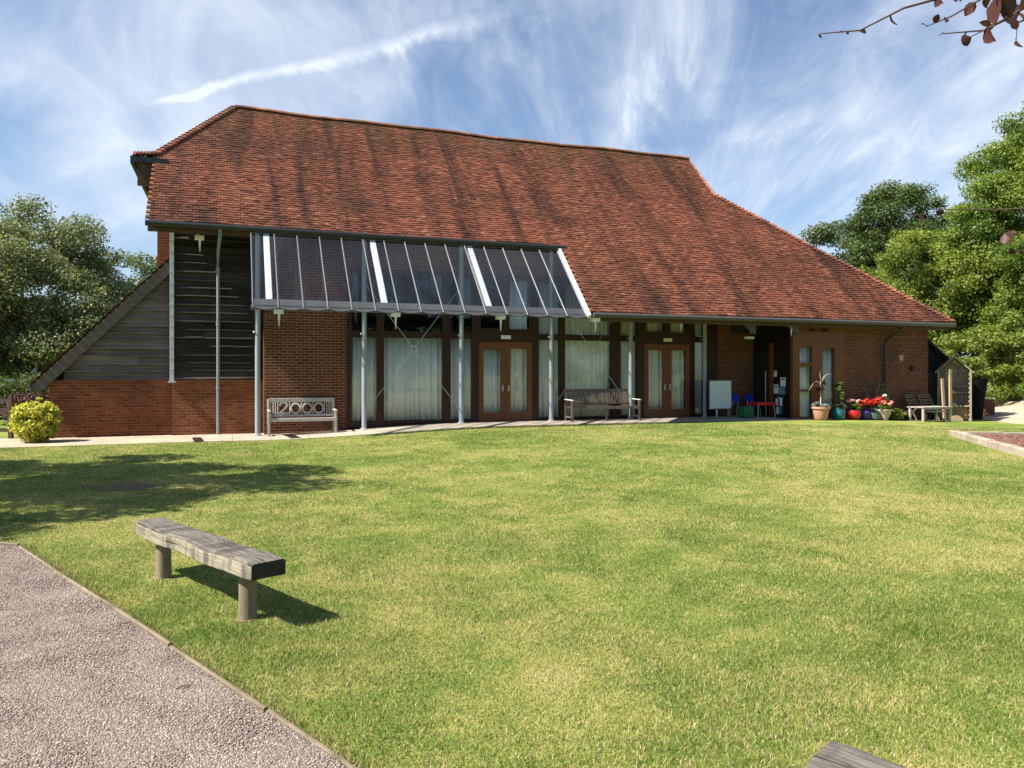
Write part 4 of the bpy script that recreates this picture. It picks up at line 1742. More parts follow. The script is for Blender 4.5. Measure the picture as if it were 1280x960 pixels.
def back_2000(r, hw, m):
    b = MB()
    b.tint = .8
    b.bar((-hw + .06, YB(.88), .885), (hw - .06, YB(.88), .885), .03, .11, ch=.006)
    b.bar((-hw + .06, YB(.48), .48), (hw - .06, YB(.48), .48), .03, .06)
    w0 = .30
    xs = [-hw + .27 + w0 * i for i in range(5)]
    for x in xs:
        b.bar((x, YB(.505), .511), (x, YB(.83), .829), .022, .02, up=(0, 1, 0))
    for x in (-hw + .09, -hw + .15, -hw + .21, xs[-1] + .065, xs[-1] + .125, xs[-1] + .185):
        if x < hw - .05:
            b.bar((x, YB(.505), .511), (x, YB(.83), .829), .028, .014, up=(0, 1, 0))
    b.build('backrest', m, r)
    for i in range(4):
        c = (xs[i] + xs[i + 1]) / 2
        g = MB()
        g.tint = .85
        if i == 0:
            pts = [(-.10, .74), (-.085, .79), (-.03, .822), (.03, .82), (.085, .785), (.09, .735), (.06, .69), (.0, .63), (-.06, .575), (-.105, .535)]
            for (x0, z0), (x1, z1) in zip(pts, pts[1:]):
                g.bar((c + x0, YB(z0) - .012, z0), (c + x1, YB(z1) - .012, z1), .022, .045, up=(0, 0, 1) if abs(x1 - x0) > .02 else (1, 0, 0))
            g.bar((c - .12, YB(.53) - .012, .537), (c + .125, YB(.53) - .012, .537), .022, .05)
        else:
            seg = 28
            vs = []
            for k in range(seg):
                a = 2 * math.pi * k / seg
                for rr, yy in ((.145, -.024), (.145, 0), (.100, 0), (.100, -.024)):
                    zz = .668 + rr * 1.06 * math.sin(a)
                    vs.append((c + rr * .97 * math.cos(a), YB(zz) + yy, zz))
            fs = []
            for k in range(seg):
                o, o2 = k * 4, ((k + 1) % seg) * 4
                for j in range(4):
                    fs.append((o + j, o2 + j, o2 + (j + 1) % 4, o + (j + 1) % 4))
            g.add(vs, fs)
        g.build('numeral', m, r)


g0 = float(ground_tq(1.7, 20.6)) + .016
garden_bench(L(1.72, 20.70, g0), PHI - .0, 'silver grey garden bench whose back spells 2000, against the brick panel', 1.74, back_2000, (M['bench_grey'], M['bench_grey']))
garden_bench(L(10.45, 20.55, .216), PHI, 'brown slatted wooden garden bench with sunlit-coloured arms in front of the glazing', 2.28, back_slats, (M['teak'], M['teak']), True, M['teak_sunlit'])

# whiteboard on its stand
wb = thing('whiteboard', 'white board in a dark frame on a small stand right of the second double door', 'whiteboard', L(14.52, 20.35, .216), PHI + .05)
b = MB()
b.box(-.44, .44, -.012, .012, .27, 1.20)
b.build('frame', M['frame_grey'], wb)
b = MB()
b.box(-.41, .41, -.018, -.0125, .30, 1.17)
b.build('board_face', M['board_white'], wb)
for x in (-.12, .34):
    b = MB()
    b.bar((x, .03, 0), (x, .03, .9), .05, .03, up=(0, 1, 0))
    b.bar((x, -.25, .02), (x, .28, .02), .05, .03)
    b.build('leg', M['steel'], wb)


# children's furniture by the porch
def small_chair(t, q, rz, seatm, label):
    r = thing('small_chair', label, 'chair', L(t, q, .216), PHI + rz, 'small chairs by the porch')
    b = MB()
    n = 6
    vs = [(-.17 + .34 * i / n, -.16 + .32 * j / n, .34 + .02 * (abs(i - n / 2) / 3) ** 2 - .01 * (j / n)) for i in range(n + 1) for j in range(n + 1)]
    b.add(vs, [(i * (n + 1) + j, (i + 1) * (n + 1) + j, (i + 1) * (n + 1) + j + 1, i * (n + 1) + j + 1) for i in range(n) for j in range(n)])
    o = b.build('seat', seatm, r, True)
    s = o.modifiers.new('t', 'SOLIDIFY')
    s.thickness = .015
    b = MB()
    vs = []
    for k in range(20):
        a = 2 * math.pi * k / 20
        ca, sa = math.cos(a), math.sin(a)
        x = .17 * math.copysign(abs(ca) ** .6, ca)
        z = .58 + .14 * math.copysign(abs(sa) ** .6, sa)
        vs.append((x, .17 + .03 * (z - .44) - .4 * x * x, z))
    b.add(vs, [tuple(range(20))])
    o = b.build('backrest', seatm, r)
    s = o.modifiers.new('t', 'SOLIDIFY')
    s.thickness = .015
    for sx in (-1, 1):
        for sy in (-1, 1):
            b = MB()
            b.tube([(sx * .15, sy * .13, .335), (sx * .18, sy * .18, 0)], .011, 8)
            b.build('leg', M['steel'], r)
        b = MB()
        b.tube([(sx * .10, .14, .33), (sx * .10, .155, .52)], .01, 8)
        b.build('back_support', M['steel'], r)
    return r


small_chair(15.35, 20.55, 0, M['plastic_blue'], 'small blue plastic chair just right of the whiteboard')
small_chair(15.9, 20.5, .15, M['plastic_blue'], 'small blue plastic chair behind the red table by the porch')
tb = thing('small_table', 'low red topped table in the shade between the whiteboard and the porch', 'table', L(15.85, 20.0, .216), PHI)
b = MB()
b.box(-.36, .36, -.25, .25, .40, .50)
b.build('tabletop', M['plastic_red'], tb, bevel=.015)
for sx in (-1, 1):
    for sy in (-1, 1):
        b = MB()
        b.tube([(sx * .3, sy * .2, .40), (sx * .34, sy * .23, 0)], .014, 8)
        b.build('leg', M['steel'], tb)
bx = thing('toy_crate', 'small green slatted crate beside the whiteboard stand', 'crate', L(15.28, 20.05, .216), PHI)
b = MB()
for z in (.06, .14, .22, .30):
    for y in (-.15, .15):
        b.box(-.17, .17, y - .008, y + .008, z, z + .055)
    for x in (-.17, .17):
        b.box(x - .008, x + .008, -.141, .141, z, z + .055)
b.box(-.16, .16, -.14, .14, .03, .05)
b.build('crate_body', M['plastic_green'], bx)
for sx in (-1, 1):
    for sy in (-1, 1):
        g = MB()
        g.box(sx * .16 - .015, sx * .16 + .015, sy * .14 - .015 - .0, sy * .14 + .015, 0, .30)
        g.build('leg', M['plastic_green'], bx)


# ------------------------------------------------------------------ foliage
def leaf_cloud(name, centers, radii, n, size, mat, parent=None, seed=1, up=.35, fill=.45, aspect=.55, shape=None, ctint=.35):
    rng = np.random.default_rng(seed)
    centers = np.asarray(centers, float)
    radii = np.asarray(radii, float)
    if radii.ndim == 1:
        radii = np.repeat(radii[:, None], 3, 1)
    wgt = (radii.prod(1)) ** (2 / 3)
    idx = rng.choice(len(centers), n, p=wgt / wgt.sum())
    d = rng.normal(size=(n, 3))
    d /= np.linalg.norm(d, axis=1)[:, None]
    rr = fill + (1 - fill) * rng.random(n) ** .6
    rr *= rng.uniform(.85, 1.12, n)
    P = centers[idx] + d * rr[:, None] * radii[idx]
    nr = d + rng.normal(0, .75, (n, 3)) + np.array([0, 0, up])
    nr /= np.linalg.norm(nr, axis=1)[:, None]
    a = np.cross(nr, rng.normal(size=(n, 3)))
    a /= np.linalg.norm(a, axis=1)[:, None]
    b = np.cross(nr, a)
    s = size * rng.uniform(.6, 1.35, n)[:, None]
    w = s * aspect
    bend = nr * s * .12
    V = np.stack([P - a * s * .5 - bend, P + b * w * .5, P + a * s * .5 - bend, P - b * w * .5], 1).reshape(-1, 3)
    F = np.arange(4 * n).reshape(-1, 4)
    ct = rng.uniform(-1, 1, len(centers)) * ctint
    t = np.clip(.5 + ct[idx] + rng.normal(0, .2, n), 0, 1)
    return np_mesh(name, V, F, mat, t, parent)


def crown_clumps(ells, k, rng, rmin, rmax):
    """break crown ellipsoids (centre, radii) into many leafy clumps near their surface"""
    C, Rr = [], []
    vol = np.array([e[1][0] * e[1][1] * e[1][2] for e in ells]) ** (2 / 3)
    for e, kk in zip(ells, (vol / vol.sum() * k).astype(int) + 3):
        for _ in range(kk):
            d = rng.normal(size=3)
            d /= np.linalg.norm(d)
            r = rng.uniform(.45, 1.0) ** .6
            C.append(np.array(e[0]) + d * r * np.array(e[1]))
            s = rng.uniform(rmin, rmax)
            Rr.append((s * rng.uniform(.9, 1.3), s * rng.uniform(.9, 1.3), s * rng.uniform(.6, .9)))
    return np.array(C), np.array(Rr)


def limb(b, a, c, r0, r1, rng, n=5, seg=7):
    a, c = Vector(a), Vector(c)
    pts, rs = [], []
    for i in range(n + 1):
        f = i / n
        p = a.lerp(c, f)
        if 0 < i < n:
            p += Vector(rng.normal(0, 1, 3)) * (c - a).length * .04
        p.z += math.sin(f * math.pi) * (c - a).length * .06
        pts.append(p)
        rs.append(r0 + (r1 - r0) * f)
    b.tube(pts, rs, seg)
    return pts


def tree(label, loc, ells, n, size, leaf, trunk_r=.25, k=60, rmin=.6, rmax=1.2, name='tree', cat='tree', group=None,
         seed=1, trunks=((0, 0),), limbs=10, aspect=.55, fork=.3, fill=.4):
    rng = np.random.default_rng(seed)
    root = thing(name, label, cat, loc, 0, group)
    C, Rr = crown_clumps(ells, k, rng, rmin, rmax)
    leaf_cloud('crown', C, Rr, n, size, LEAF[leaf], root, seed, aspect=aspect, fill=fill)
    b = MB()
    top = max(e[0][2] for e in ells)
    for tx, ty in trunks:
        h = top * rng.uniform(.7, .9)
        e = ells[int(rng.integers(len(ells)))]
        tip = (tx + (e[0][0] - tx) * .6, ty + (e[0][1] - ty) * .6, h)
        pts = limb(b, (tx, ty, -.2), tip, trunk_r, trunk_r * .3, rng, 7, 10)
        for _ in range(limbs):
            c = C[int(rng.integers(len(C)))]
            p = pts[int(rng.integers(2, 7))]
            limb(b, p, c, trunk_r * .35, .02, rng, 5, 6)
    b.build('trunk', M['bark'], root, True)
    return root


# left: silvery green tree and the scrub under it
tree('big silvery green tree with several trunks behind the boarded lean-to', (-23.1, 33, 0),
     [((-.5, 0, 5.8), (6.0, 4.2, 3.5)), ((2.6, .3, 4.6), (4.2, 3.6, 3.5)), ((-3.0, 0, 6.2), (3.6, 3.5, 3.0)), ((4.4, -.5, 3.2), (2.6, 2.4, 2.2)), ((-1, -1.5, 3.4), (5, 2.5, 2.6))],
     230000, .135, 'willow', .22, 420, .5, 1.0, seed=2, trunks=((-1.6, -.5), (0, 0), (.9, .4), (2.2, -.3)), limbs=9, fill=.1)
tree('pale distant tree showing just above the lean-to roof', (-31, 62, 0), [((0, 0, 7.6), (4.2, 4.2, 3.6)), ((2.5, 0, 6.2), (3.2, 3, 2.8))], 16000, .26, 'pale', .25, 40, .8, 1.4, seed=3)
for i, (x, y, rx, h, lf, lab) in enumerate(((-27.5, 36, 3.4, 2.6, 'deep', 'dark shrub under the big silvery tree at the left edge'),
                                           (-21.2, 37, 3.6, 2.2, 'mid', 'low green shrub behind the trunks of the silvery tree'),
                                           (-15.6, 38, 3.6, 3.2, 'deep', 'dark shrub hidden mostly behind the boarded lean-to'))):
    tree(lab, (x, y, 0), [((0, 0, h * .5), (rx, 1.6, h * .55))], 9000, .17, lf, .06, 26, .5, .9, name='shrub', cat='shrub', seed=20 + i, limbs=4)

# right: trees behind the hip
tree('pale grey green tree, leftmost beyond the hip of the roof', (26.6, 64, 0), [((0, 0, 11.0), (3.7, 3.6, 3.6)), ((-1.2, 0, 8), (3.6, 3, 4)), ((1.5, 0, 7), (4, 3.5, 4.5))], 26000, .26, 'pale', .3, 60, .7, 1.3, seed=4)
tree('dark dense round headed tree standing behind the bright green ones', (26.2, 52, 0), [((0, 0, 11.2), (3.3, 3.3, 3.2)), ((.4, 0, 7.5), (3.8, 3.4, 4.5))], 80000, .18, 'deep', .35, 190, .55, 1.1, seed=5, fill=.1)
tree('bushy bright green tree just right of the roof corner', (20.3, 37, 0), [((-.2, 0, 5.6), (3.3, 3.0, 3.2)), ((2.0, -.5, 5.6), (3.0, 2.6, 3.6)), ((-1.9, .3, 3.6), (2.3, 2.2, 2.7))], 120000, .14, 'bright', .2, 230, .45, .9, seed=6, fill=.1)
tree('tall green tree rising along the right edge', (24.6, 36, 0), [((0, 0, 10.4), (2.9, 3.0, 3.4)), ((-1.0, -.4, 7.6), (3.4, 2.8, 3.2)), ((1.6, 0, 12.0), (2.8, 3, 3.0)), ((-.4, -.6, 4.4), (3.6, 2.6, 3.6)), ((-3.4, .2, 7.9), (1.6, 1.8, 1.6))], 180000, .14, 'mid', .32, 320, .45, .9, seed=7, fill=.1)
tree('mid green tree filling the right edge under the tall one', (22.4, 31.5, 0), [((0, 0, 4.6), (2.6, 2.2, 3.0)), ((1.2, 0, 2.8), (2.6, 2, 2.4))], 90000, .12, 'mid', .15, 200, .35, .7, seed=8, fill=.1)
tree('low leafy laurel shrub behind the wooden arbour', (19.2, 31.2, 0), [((0, 0, 1.7), (2.2, 1.5, 1.9))], 20000, .13, 'bright', .06, 50, .3, .6, name='shrub', cat='shrub', seed=9, limbs=5)
tree('ivy covered hedge bush above the gravel bank at the right edge', (20.6, 28.6, .2), [((0, 0, 1.2), (2.0, 1.0, 1.5)), ((1.8, -.3, 1.4), (1.6, 1.0, 1.7))], 26000, .11, 'mid', .05, 60, .28, .55, name='shrub', cat='shrub', seed=10, limbs=5)
tree('dark evergreen filling the gap behind the arbour and the barn end', (19.5, 42, 0), [((0, 0, 3.0), (4.2, 2.2, 3.2)), ((6, 0, 3.0), (4, 2.2, 3.2))], 26000, .2, 'deep', .12, 60, .6, 1.1, name='shrub', cat='shrub', seed=12, limbs=5)

# the tree outside the frame whose shade lies on the lawn
tree('spreading tree left of the view whose shadow lies on the lawn', (-10.9, 9.1, 0), [((0, 0, 6.6), (2.5, 2.6, 1.5)), ((-1.4, 1.8, 5.6), (2.1, 2.1, 1.4)), ((.4, -1.6, 5.4), (1.8, 1.9, 1.2)), ((1.2, 1.0, 5.2), (1.5, 1.5, .9))],
     24000, .17, 'mid', .2, 46, .45, .8, seed=13, limbs=14)
# trees across the green that the windows mirror
for i, (x, y, s) in enumerate(((13, -21, 1.0), (22, -18, 1.15), (31, -13, 1.0), (41, -8, 1.2), (50, 2, 1.1), (3, -26, 1.1))):
    tree('broad green tree number %s across the green behind the viewer' % ('one', 'two', 'three', 'four', 'five', 'six')[i] if False else
         ('broad green tree across the green, seen only mirrored in the windows'), (x, y, 0),
         [((0, 0, 6 * s), (4.6 * s, 4.6 * s, 4.6 * s)), ((1, 0, 3.2 * s), (5 * s, 4.4 * s, 3.2 * s))], 7000, .5, 'deep', .3, 40, 1, 1.8, group='trees mirrored in the windows', seed=30 + i, limbs=4)


# yellow shrub and red shrub at the left corner
def bush(label, loc, r, h, n, size, leaf, seed, name='shrub', aspect=.5, cat='shrub'):
    rng = np.random.default_rng(seed)
    root = thing(name, label, cat, loc)
    C, Rr = crown_clumps([((0, 0, h * .46), (r * .76, r * .76, h * .40))], 170, rng, r * .2, r * .34)
    C2, R2 = crown_clumps([((0, 0, h * .52), (r * .95, r * .95, h * .46))], 26, rng, r * .08, r * .15)
    k2 = np.linalg.norm((C2 - (0, 0, h * .52)) / (r, r, h * .5), axis=1) > .72
    C, Rr = np.concatenate([C, C2[k2]]), np.concatenate([Rr, R2[k2]])
    leaf_cloud('foliage', C, Rr, n, size, LEAF[leaf], root, seed, aspect=aspect, ctint=.25, fill=.15)
    b = MB()
    for i in range(9):
        c = C[int(rng.integers(len(C)))]
        limb(b, (rng.normal(0, .05), rng.normal(0, .05), -.05), c, .02, .006, rng, 4, 5)
    b.build('stem', M['bark'], root)
    return root


p = L(-4.05, 20.95)
bush('rounded bright yellow green shrub at the foot of the brick lean-to wall', (p.x - .25, p.y - .25, 0), .56, 1.08, 16000, .075, 'yellow', 41)
bush('dark maroon shrub behind the yellow green one', (-13.6, 21.5, 0), .75, 1.25, 5000, .08, 'maroon', 42)
bush('dark green shrub half hiding the parked car at the left edge', (-15.7, 24.4, 0), 1.35, 1.85, 9000, .1, 'deep', 43)
# thin pole beside the lean-to eave
b = MB()
b.tube([(0, 0, -.1), (0, 0, 1.85)], .018, 8)
b.tube([(0, 0, 1.85), (0, 0, 1.9)], .026, 8)
tag(b.build('pole', M['gutter_grey'], None, loc=(-11.95, 19.1, 0)), 'thin grey pole standing by the lean-to eave above the yellow shrub', 'pole')
# timber fence at the left edge
fn = thing('picket_fence', 'dark brown timber fence at the left edge next to the yellow shrub', 'fence', (-12.4, 19.0, 0), .12)
b = MB()
for z in (.22, .72, .95):
    b.bar((-4.5, .03, z), (-.1, .03, z), .03, .09)
b.build('rail', M['fence'], fn)
for x in (-4.5, -3.0, -1.5, -.12):
    b = MB()
    b.bar((x, 0, -.1), (x, 0, 1.08), .1, .1, up=(0, 1, 0), ch=.01)
    b.build('post', M['fence'], fn)
b = MB()
b.bar((-1.45, .0, .22), (-.15, .0, .72), .02, .07)
b.build('brace', M['fence'], fn)


# silver car glimpsed under the tree
def car(loc, rz):
    r = thing('parked_car', 'silver car parked beyond the fence under the silvery tree', 'car', loc, rz)
    b = MB()
    prof = [(-2.1, .35), (-2.1, .75), (-1.95, .92), (-1.2, 1.0), (-.55, 1.42), (.85, 1.45), (1.55, 1.02), (2.05, .95), (2.12, .6), (2.05, .35)]
    b.prism(prof, -.85, .85)
    b.build('body', M['car_paint'], r, bevel=.06)
    for y in (-.858, .852):
        b = MB()
        b.prism([(-1.05, 1.0), (-.5, 1.36), (.1, 1.38), (.1, 1.0)], y, y + .006)
        b.prism([(.17, 1.0), (.17, 1.38), (.8, 1.38), (1.35, 1.0)], y, y + .006)
        b.build('window', M['car_glass'], r)
    for x in (-1.3, 1.3):
        for y in (-.82, .82):
            b = MB()
            b.tube([(x, y - .1, .32), (x, y + .1, .32)], .32, 20)
            w = b.build('wheel', M['rubber'], r)
            g = MB()
            g.tube([(x, y - .106, .32), (x, y + .106, .32)], .19, 16)
            g.build('rim', M['steel'], w)
    for y in (-.6, .6):
        b = MB()
        b.box(2.07, 2.12, y - .16, y + .16, .68, .82)
        b.build('headlight', M['white'], r, bevel=.02)


car((-17.6, 27.6, 0), .25)


# ------------------------------------------------------------------ pots by the glazed screen
def pot_plant(t, q, label, prof, potm, seed):
    z = float(ground_tq(t, q)) + .016
    r = thing('potted_plant', label, 'potted plant', L(t, q, z), PHI, 'pots in front of the glazed screen')
    b = MB()
    b.lathe([(.001, .0)] + prof, (0, 0, 0), 28)
    top = prof[-1]
    inner = [(top[0] - .025, top[1] - .002), (top[0] - .03, top[1] - .05), (.001, top[1] - .045)]
    b.lathe([(top[0], top[1]), (top[0] - .025, top[1] - .001)], (0, 0, 0), 28)
    b.build('pot', potm, r, True)
    b = MB()
    b.lathe(inner, (0, 0, 0), 20)
    b.build('compost', M['soil'], r)
    return r, top[1], np.random.default_rng(seed)


def cloud(r, name, leaf, c, rad, n, size, seed, k=8, aspect=.5):
    rng = np.random.default_rng(seed)
    C, Rr = crown_clumps([(c, rad)], k, rng, min(rad) * .35, min(rad) * .6)
    return leaf_cloud(name, C, Rr, n, size, LEAF[leaf], r, seed, aspect=aspect, fill=.2)


# terracotta pot with a small acer and silver underplanting
r, h, rng = pot_plant(16.94, 18.62, 'big terracotta pot with a bare stemmed little maple over silvery leaves', [(.17, 0), (.19, .02), (.25, .33), (.285, .34), (.29, .40)], M['terracotta'], 1)
b = MB()
b.tube([(0, 0, h - .05), (.0, .0, h + .3), (-.02, 0, h + .62), (.01, 0, h + .82)], [.022, .02, .017, .012], 8)
b.tube([(-.01, 0, h + .7), (-.16, .0, h + .78), (-.3, 0, h + .70), (-.46, 0, h + .5)], [.012, .01, .008, .004], 6)
b.tube([(.0, 0, h + .75), (.14, .0, h + .93), (.3, 0, h + 1.0), (.46, 0, h + .98)], [.012, .01, .007, .004], 6)
b.tube([(.0, 0, h + .8), (-.04, .0, h + 1.0), (.02, 0, h + 1.12)], [.01, .007, .004], 6)
b.build('stem', M['stone_pot'], r)
cloud(r, 'maple_leaves', 'maroon', (-.12, 0, h + .66), (.26, .18, .22), 420, .07, 51)
cloud(r, 'underplanting', 'silver', (.05, 0, h + .08), (.42, .3, .14), 1500, .06, 52, 14, .25)
# blue pot with a tall plant
r, h, rng = pot_plant(17.72, 18.72, 'blue glazed pot with a tall upright green plant', [(.15, 0), (.19, .04), (.21, .25), (.2, .31), (.215, .34)], M['blue_glaze'], 2)
b = MB()
for i in range(5):
    x = -.12 + .06 * i
    b.tube([(x * .4, 0, h - .03), (x, .0, h + .5), (x * 1.4, 0, h + random.uniform(.7, 1.05))], [.01, .008, .004], 6)
b.build('stem', M['bark'], r)
cloud(r, 'foliage', 'mid', (.0, 0, h + .45), (.16, .13, .45), 700, .07, 53, 14)
cloud(r, 'low_foliage', 'pale', (.0, 0, h + .06), (.27, .2, .12), 600, .06, 54)
# red pot with pink flowers
r, h, rng = pot_plant(18.28, 18.70, 'round red glazed pot with pink flowers', [(.14, 0), (.22, .07), (.24, .17), (.21, .27), (.20, .29)], M['red_glaze'], 3)
cloud(r, 'foliage', 'bright', (0, 0, h + .1), (.3, .22, .15), 900, .06, 55)
cloud(r, 'flowers', 'pink', (-.05, -.05, h + .28), (.26, .16, .06), 380, .05, 56, aspect=.9)
# navy pot with red geraniums
r, h, rng = pot_plant(18.77, 18.74, 'navy blue pot under a mass of red geraniums and violet flowers', [(.13, 0), (.18, .05), (.2, .2), (.19, .24)], M['navy_glaze'], 4)
cloud(r, 'violets', 'violet', (0, -.12, h + .04), (.22, .12, .09), 420, .05, 57, aspect=.9)
cloud(r, 'foliage', 'mid', (0, .03, h + .2), (.3, .2, .18), 800, .06, 58)
cloud(r, 'geraniums', 'red', (0.02, -.04, h + .3), (.36, .2, .11), 800, .06, 59, 12, .9)
# dark green ribbed pot
r, h, rng = pot_plant(19.08, 18.66, 'low dark green patterned pot between the navy pot and the stone urn', [(.16, 0), (.2, .03), (.2, .2), (.19, .23)], M['green_glaze'], 5)
cloud(r, 'foliage', 'silver', (0, 0, h + .06), (.22, .18, .1), 500, .05, 60)
cloud(r, 'flowers', 'red', (.14, .05, h + .34), (.22, .16, .1), 380, .06, 61, aspect=.9)
cloud(r, 'tall_foliage', 'bright', (-.28, .1, h + .34), (.16, .12, .2), 300, .06, 66)
# stone urn
r, h, rng = pot_plant(19.42, 18.58, 'pale stone urn with red and salmon flowers', [(.11, 0), (.12, .03), (.17, .14), (.22, .27), (.25, .31), (.25, .34)], M['stone_pot'], 6)
cloud(r, 'foliage', 'bright', (0, 0, h + .08), (.3, .22, .12), 700, .06, 62)
cloud(r, 'salmon_flowers', 'salmon', (.08, -.04, h + .2), (.3, .18, .12), 520, .055, 63, aspect=.9)
cloud(r, 'red_flowers', 'red', (-.22, 0, h + .28), (.18, .14, .1), 260, .06, 64, aspect=.9)
cloud(r, 'white_flowers', 'white', (-.02, -.05, h + .42), (.07, .06, .05), 60, .05, 65, aspect=.9)
# ground plants right of the pots
for i, (t, q, rr, hh, lf, lab) in enumerate(((19.92, 18.62, .34, .42, 'bright', 'low lime green plant just right of the stone urn'),
                                             (20.32, 18.66, .27, .34, 'copper', 'low reddish leaved plant next to the grey garden table'),
                                             (19.75, 19.0, .24, .5, 'mid', 'small leafy plant behind the stone urn at the wall'))):
    pz = L(t, q)
    bush(lab, (pz.x, pz.y, float(ground_tq(t, q))), rr, hh, 1100, .07, lf, 70 + i, name='bedding_plant', cat='plant')
# climbing rose on the downpipe
pz = L(19.5, 18.98)
cl = thing('climbing_plant', 'thin climbing plant with small pale leaves at the foot of the right hand downpipe', 'plant', (pz.x, pz.y, .12), PHI)
b = MB()
rng = np.random.default_rng(4)
for i in range(7):
    limb(b, (rng.normal(0, .05), 0, 0), (rng.uniform(-.5, .6), rng.uniform(-.1, .1), rng.uniform(.8, 1.35)), .008, .003, rng, 5, 5)
b.build('stem', M['stone_pot'], cl)
leaf_cloud('foliage', rng.uniform((-.45, -.1, .5), (.5, .1, 1.3), (14, 3)), np.full(14, .12), 240, .055, LEAF['pale'], cl, 5)


# ------------------------------------------------------------------ garden furniture at the right end
def folding_chair(t, q, rz, label):
    r = thing('garden_chair', label, 'chair', L(t, q, .06), PHI + rz, 'chairs against the end wall')
    for sx in (-1, 1):
        b = MB()
        b.bar((sx * .23, -.24, 0), (sx * .23, .2, .86), .03, .04, up=(1, 0, 0))
        b.build('leg', M['teak'], r)
        b = MB()
        b.bar((sx * .20, .26, 0), (sx * .20, -.2, .44), .03, .04, up=(1, 0, 0))
        b.build('leg', M['teak'], r)
    b = MB()
    for i in range(6):
        y = -.2 + i * .075
        b.bar((-.22, y, .45), (.22, y, .45), .055, .02)
    b.build('seat', M['teak'], r)
    b = MB()
    for z in (.58, .68, .78, .85):
        y = -.24 + z / .86 * .44
        b.bar((-.24, y, z), (.24, y, z), .016, .055)
    b.build('backrest', M['teak'], r)
    return r


folding_chair(21.0, 18.85, .2, 'grey slatted chair against the wall nearest the downpipe')
folding_chair(21.6, 18.86, -.1, 'grey slatted chair against the wall behind the garden table')
gt = thing('garden_table', 'weathered grey table with a lower shelf left of the wooden arbour', 'table', L(20.95, 18.22, .08), PHI)
b = MB()
for i in range(5):
    b.tint = random.random()
    b.bar((-.62, -.26 + i * .13, .47), (.62, -.26 + i * .13, .47), .12, .03, ch=.005)
b.bar((-.55, -.3, .43), (.55, -.3, .43), .02, .05)
b.build('tabletop', M['bench_grey'], gt)
for sx in (-1, 1):
    for sy in (-1, 1):
        b = MB()
        b.bar((sx * .56, sy * .25, 0), (sx * .56, sy * .25, .455), .07, .07, up=(0, 1, 0), ch=.008)
        b.build('leg', M['bench_grey'], gt)
b = MB()
b.bar((-.1, -.1, .33), (.5, -.1, .33), .3, .03)
b.build('shelf', M['bench_grey'], gt)

ab = thing('garden_arbour', 'tall narrow wooden arbour with a pointed roof and a seat, beside the barn end', 'arbour', L(23.02, 19.1, .03), -.42)
b = MB()
for i in range(9):
    b.tint = random.random()
    x = -.40 + i * .1
    ht = 1.70 + (.42 - abs(x)) * .86
    b.box(x - .046, x + .046, .10, .12, .02, ht)
b.build('back_panel', M['arbour'], ab)
for sx in (-1, 1):
    b = MB()
    for i in range(11 if sx > 0 else 3):
        b.tint = random.random()
        z = .05 + i * .15
        b.bar((sx * .47, -.30, z), (sx * .47, .38, z), .09, .085, ch=.02)
    b.bar((sx * .47, -.34, 0), (sx * .47, -.34, 1.68), .06, .06, up=(0, 1, 0))
    b.build('side_panel', M['arbour'], ab)
    b = MB()
    b.slab([(sx * .56, -.38, 1.60), (sx * .56, .46, 1.60), (0, .46, 2.12), (0, -.38, 2.12)], .035 * (1 if sx < 0 else -1))
    b.build('roof', M['arbour'], ab)
b = MB()
b.tint = .8
b.bar((-.42, -.15, .50), (.42, -.15, .50), .46, .035)
b.bar((-.42, 0, .95), (.42, 0, .95), .18, .03)
b.bar((-.42, .01, 1.16), (.42, .01, 1.16), .16, .025)
b.build('seat', M['arbour'], ab)
b = MB()
b.box(-.42, .42, -.20, -.18, .05, .47)
b.build('seat_front', M['log'], ab)
# cut log rounds and offcuts around it
for i, (t, q, z, rr, rx, lab) in enumerate(((22.44, 18.5, .10, .26, 1.2, 'half round sawn log leaning on the front of the arbour'),
                                            (22.62, 18.78, .55, .2, 1.25, 'smaller half round log slice resting on the arbour seat'),
                                            (22.78, 18.98, 1.0, .16, 1.3, 'smallest log slice on the upper shelf of the arbour'))):
    b = MB()
    seg = 18
    top = [(rr * math.cos(math.pi * k / seg), rr * .75 * math.sin(math.pi * k / seg)) for k in range(seg + 1)]
    b.tint = .8
    b.prism(top, -.04, .04)
    tag(b.build('log_slice', M['log'], None, loc=L(t, q, z - .06), rot=(-.25, 0, PHI - .1), bevel=.006), lab, 'log', 'sawn log slices at the arbour')
for i, (t, h, lab) in enumerate(((21.98, 1.42, 'shorter pale plank standing upright left of the arbour'), (22.24, 1.72, 'taller pale plank leaning upright against the arbour'))):
    b = MB()
    b.tint = .75
    b.bar((0, 0, 0), (.10 * i, .1, h), .11, .05, up=(0, 1, 0), ch=.008)
    tag(b.build('plank', M['log'], None, loc=L(t, 18.55, .04), rot=(0, 0, PHI)), lab, 'plank', 'planks beside the arbour')

r, h, rng = None, 0, None
dp = thing('tall_planter', 'tall tapered black planter with a leafy green shrub right of the arbour', 'planter', (16.34, 26.95, .0), 0)
b = MB()
b.lathe([(.001, 0), (.30, 0), (.36, .7), (.46, 1.38), (.47, 1.42), (.42, 1.42), (.40, 1.34), (.001, 1.34)], (0, 0, 0), 26)
b.build('pot', M['black_pot'], dp, True)
cloud(dp, 'foliage', 'bright', (0, 0, 1.75), (.6, .5, .5), 2600, .11, 81, 16)
b = MB()
b.box(-.28, .28, -.2, .2, 0, .62)
b.cur = 1
b.box(-.31, .31, -.23, .23, .621, .66)
tag(b.build('brick_pier', [M['brick'], M['kerb']], None, loc=(17.45, 28.1, .05)), 'low brick pier behind the black planter at the foot of the hedge', 'pier')


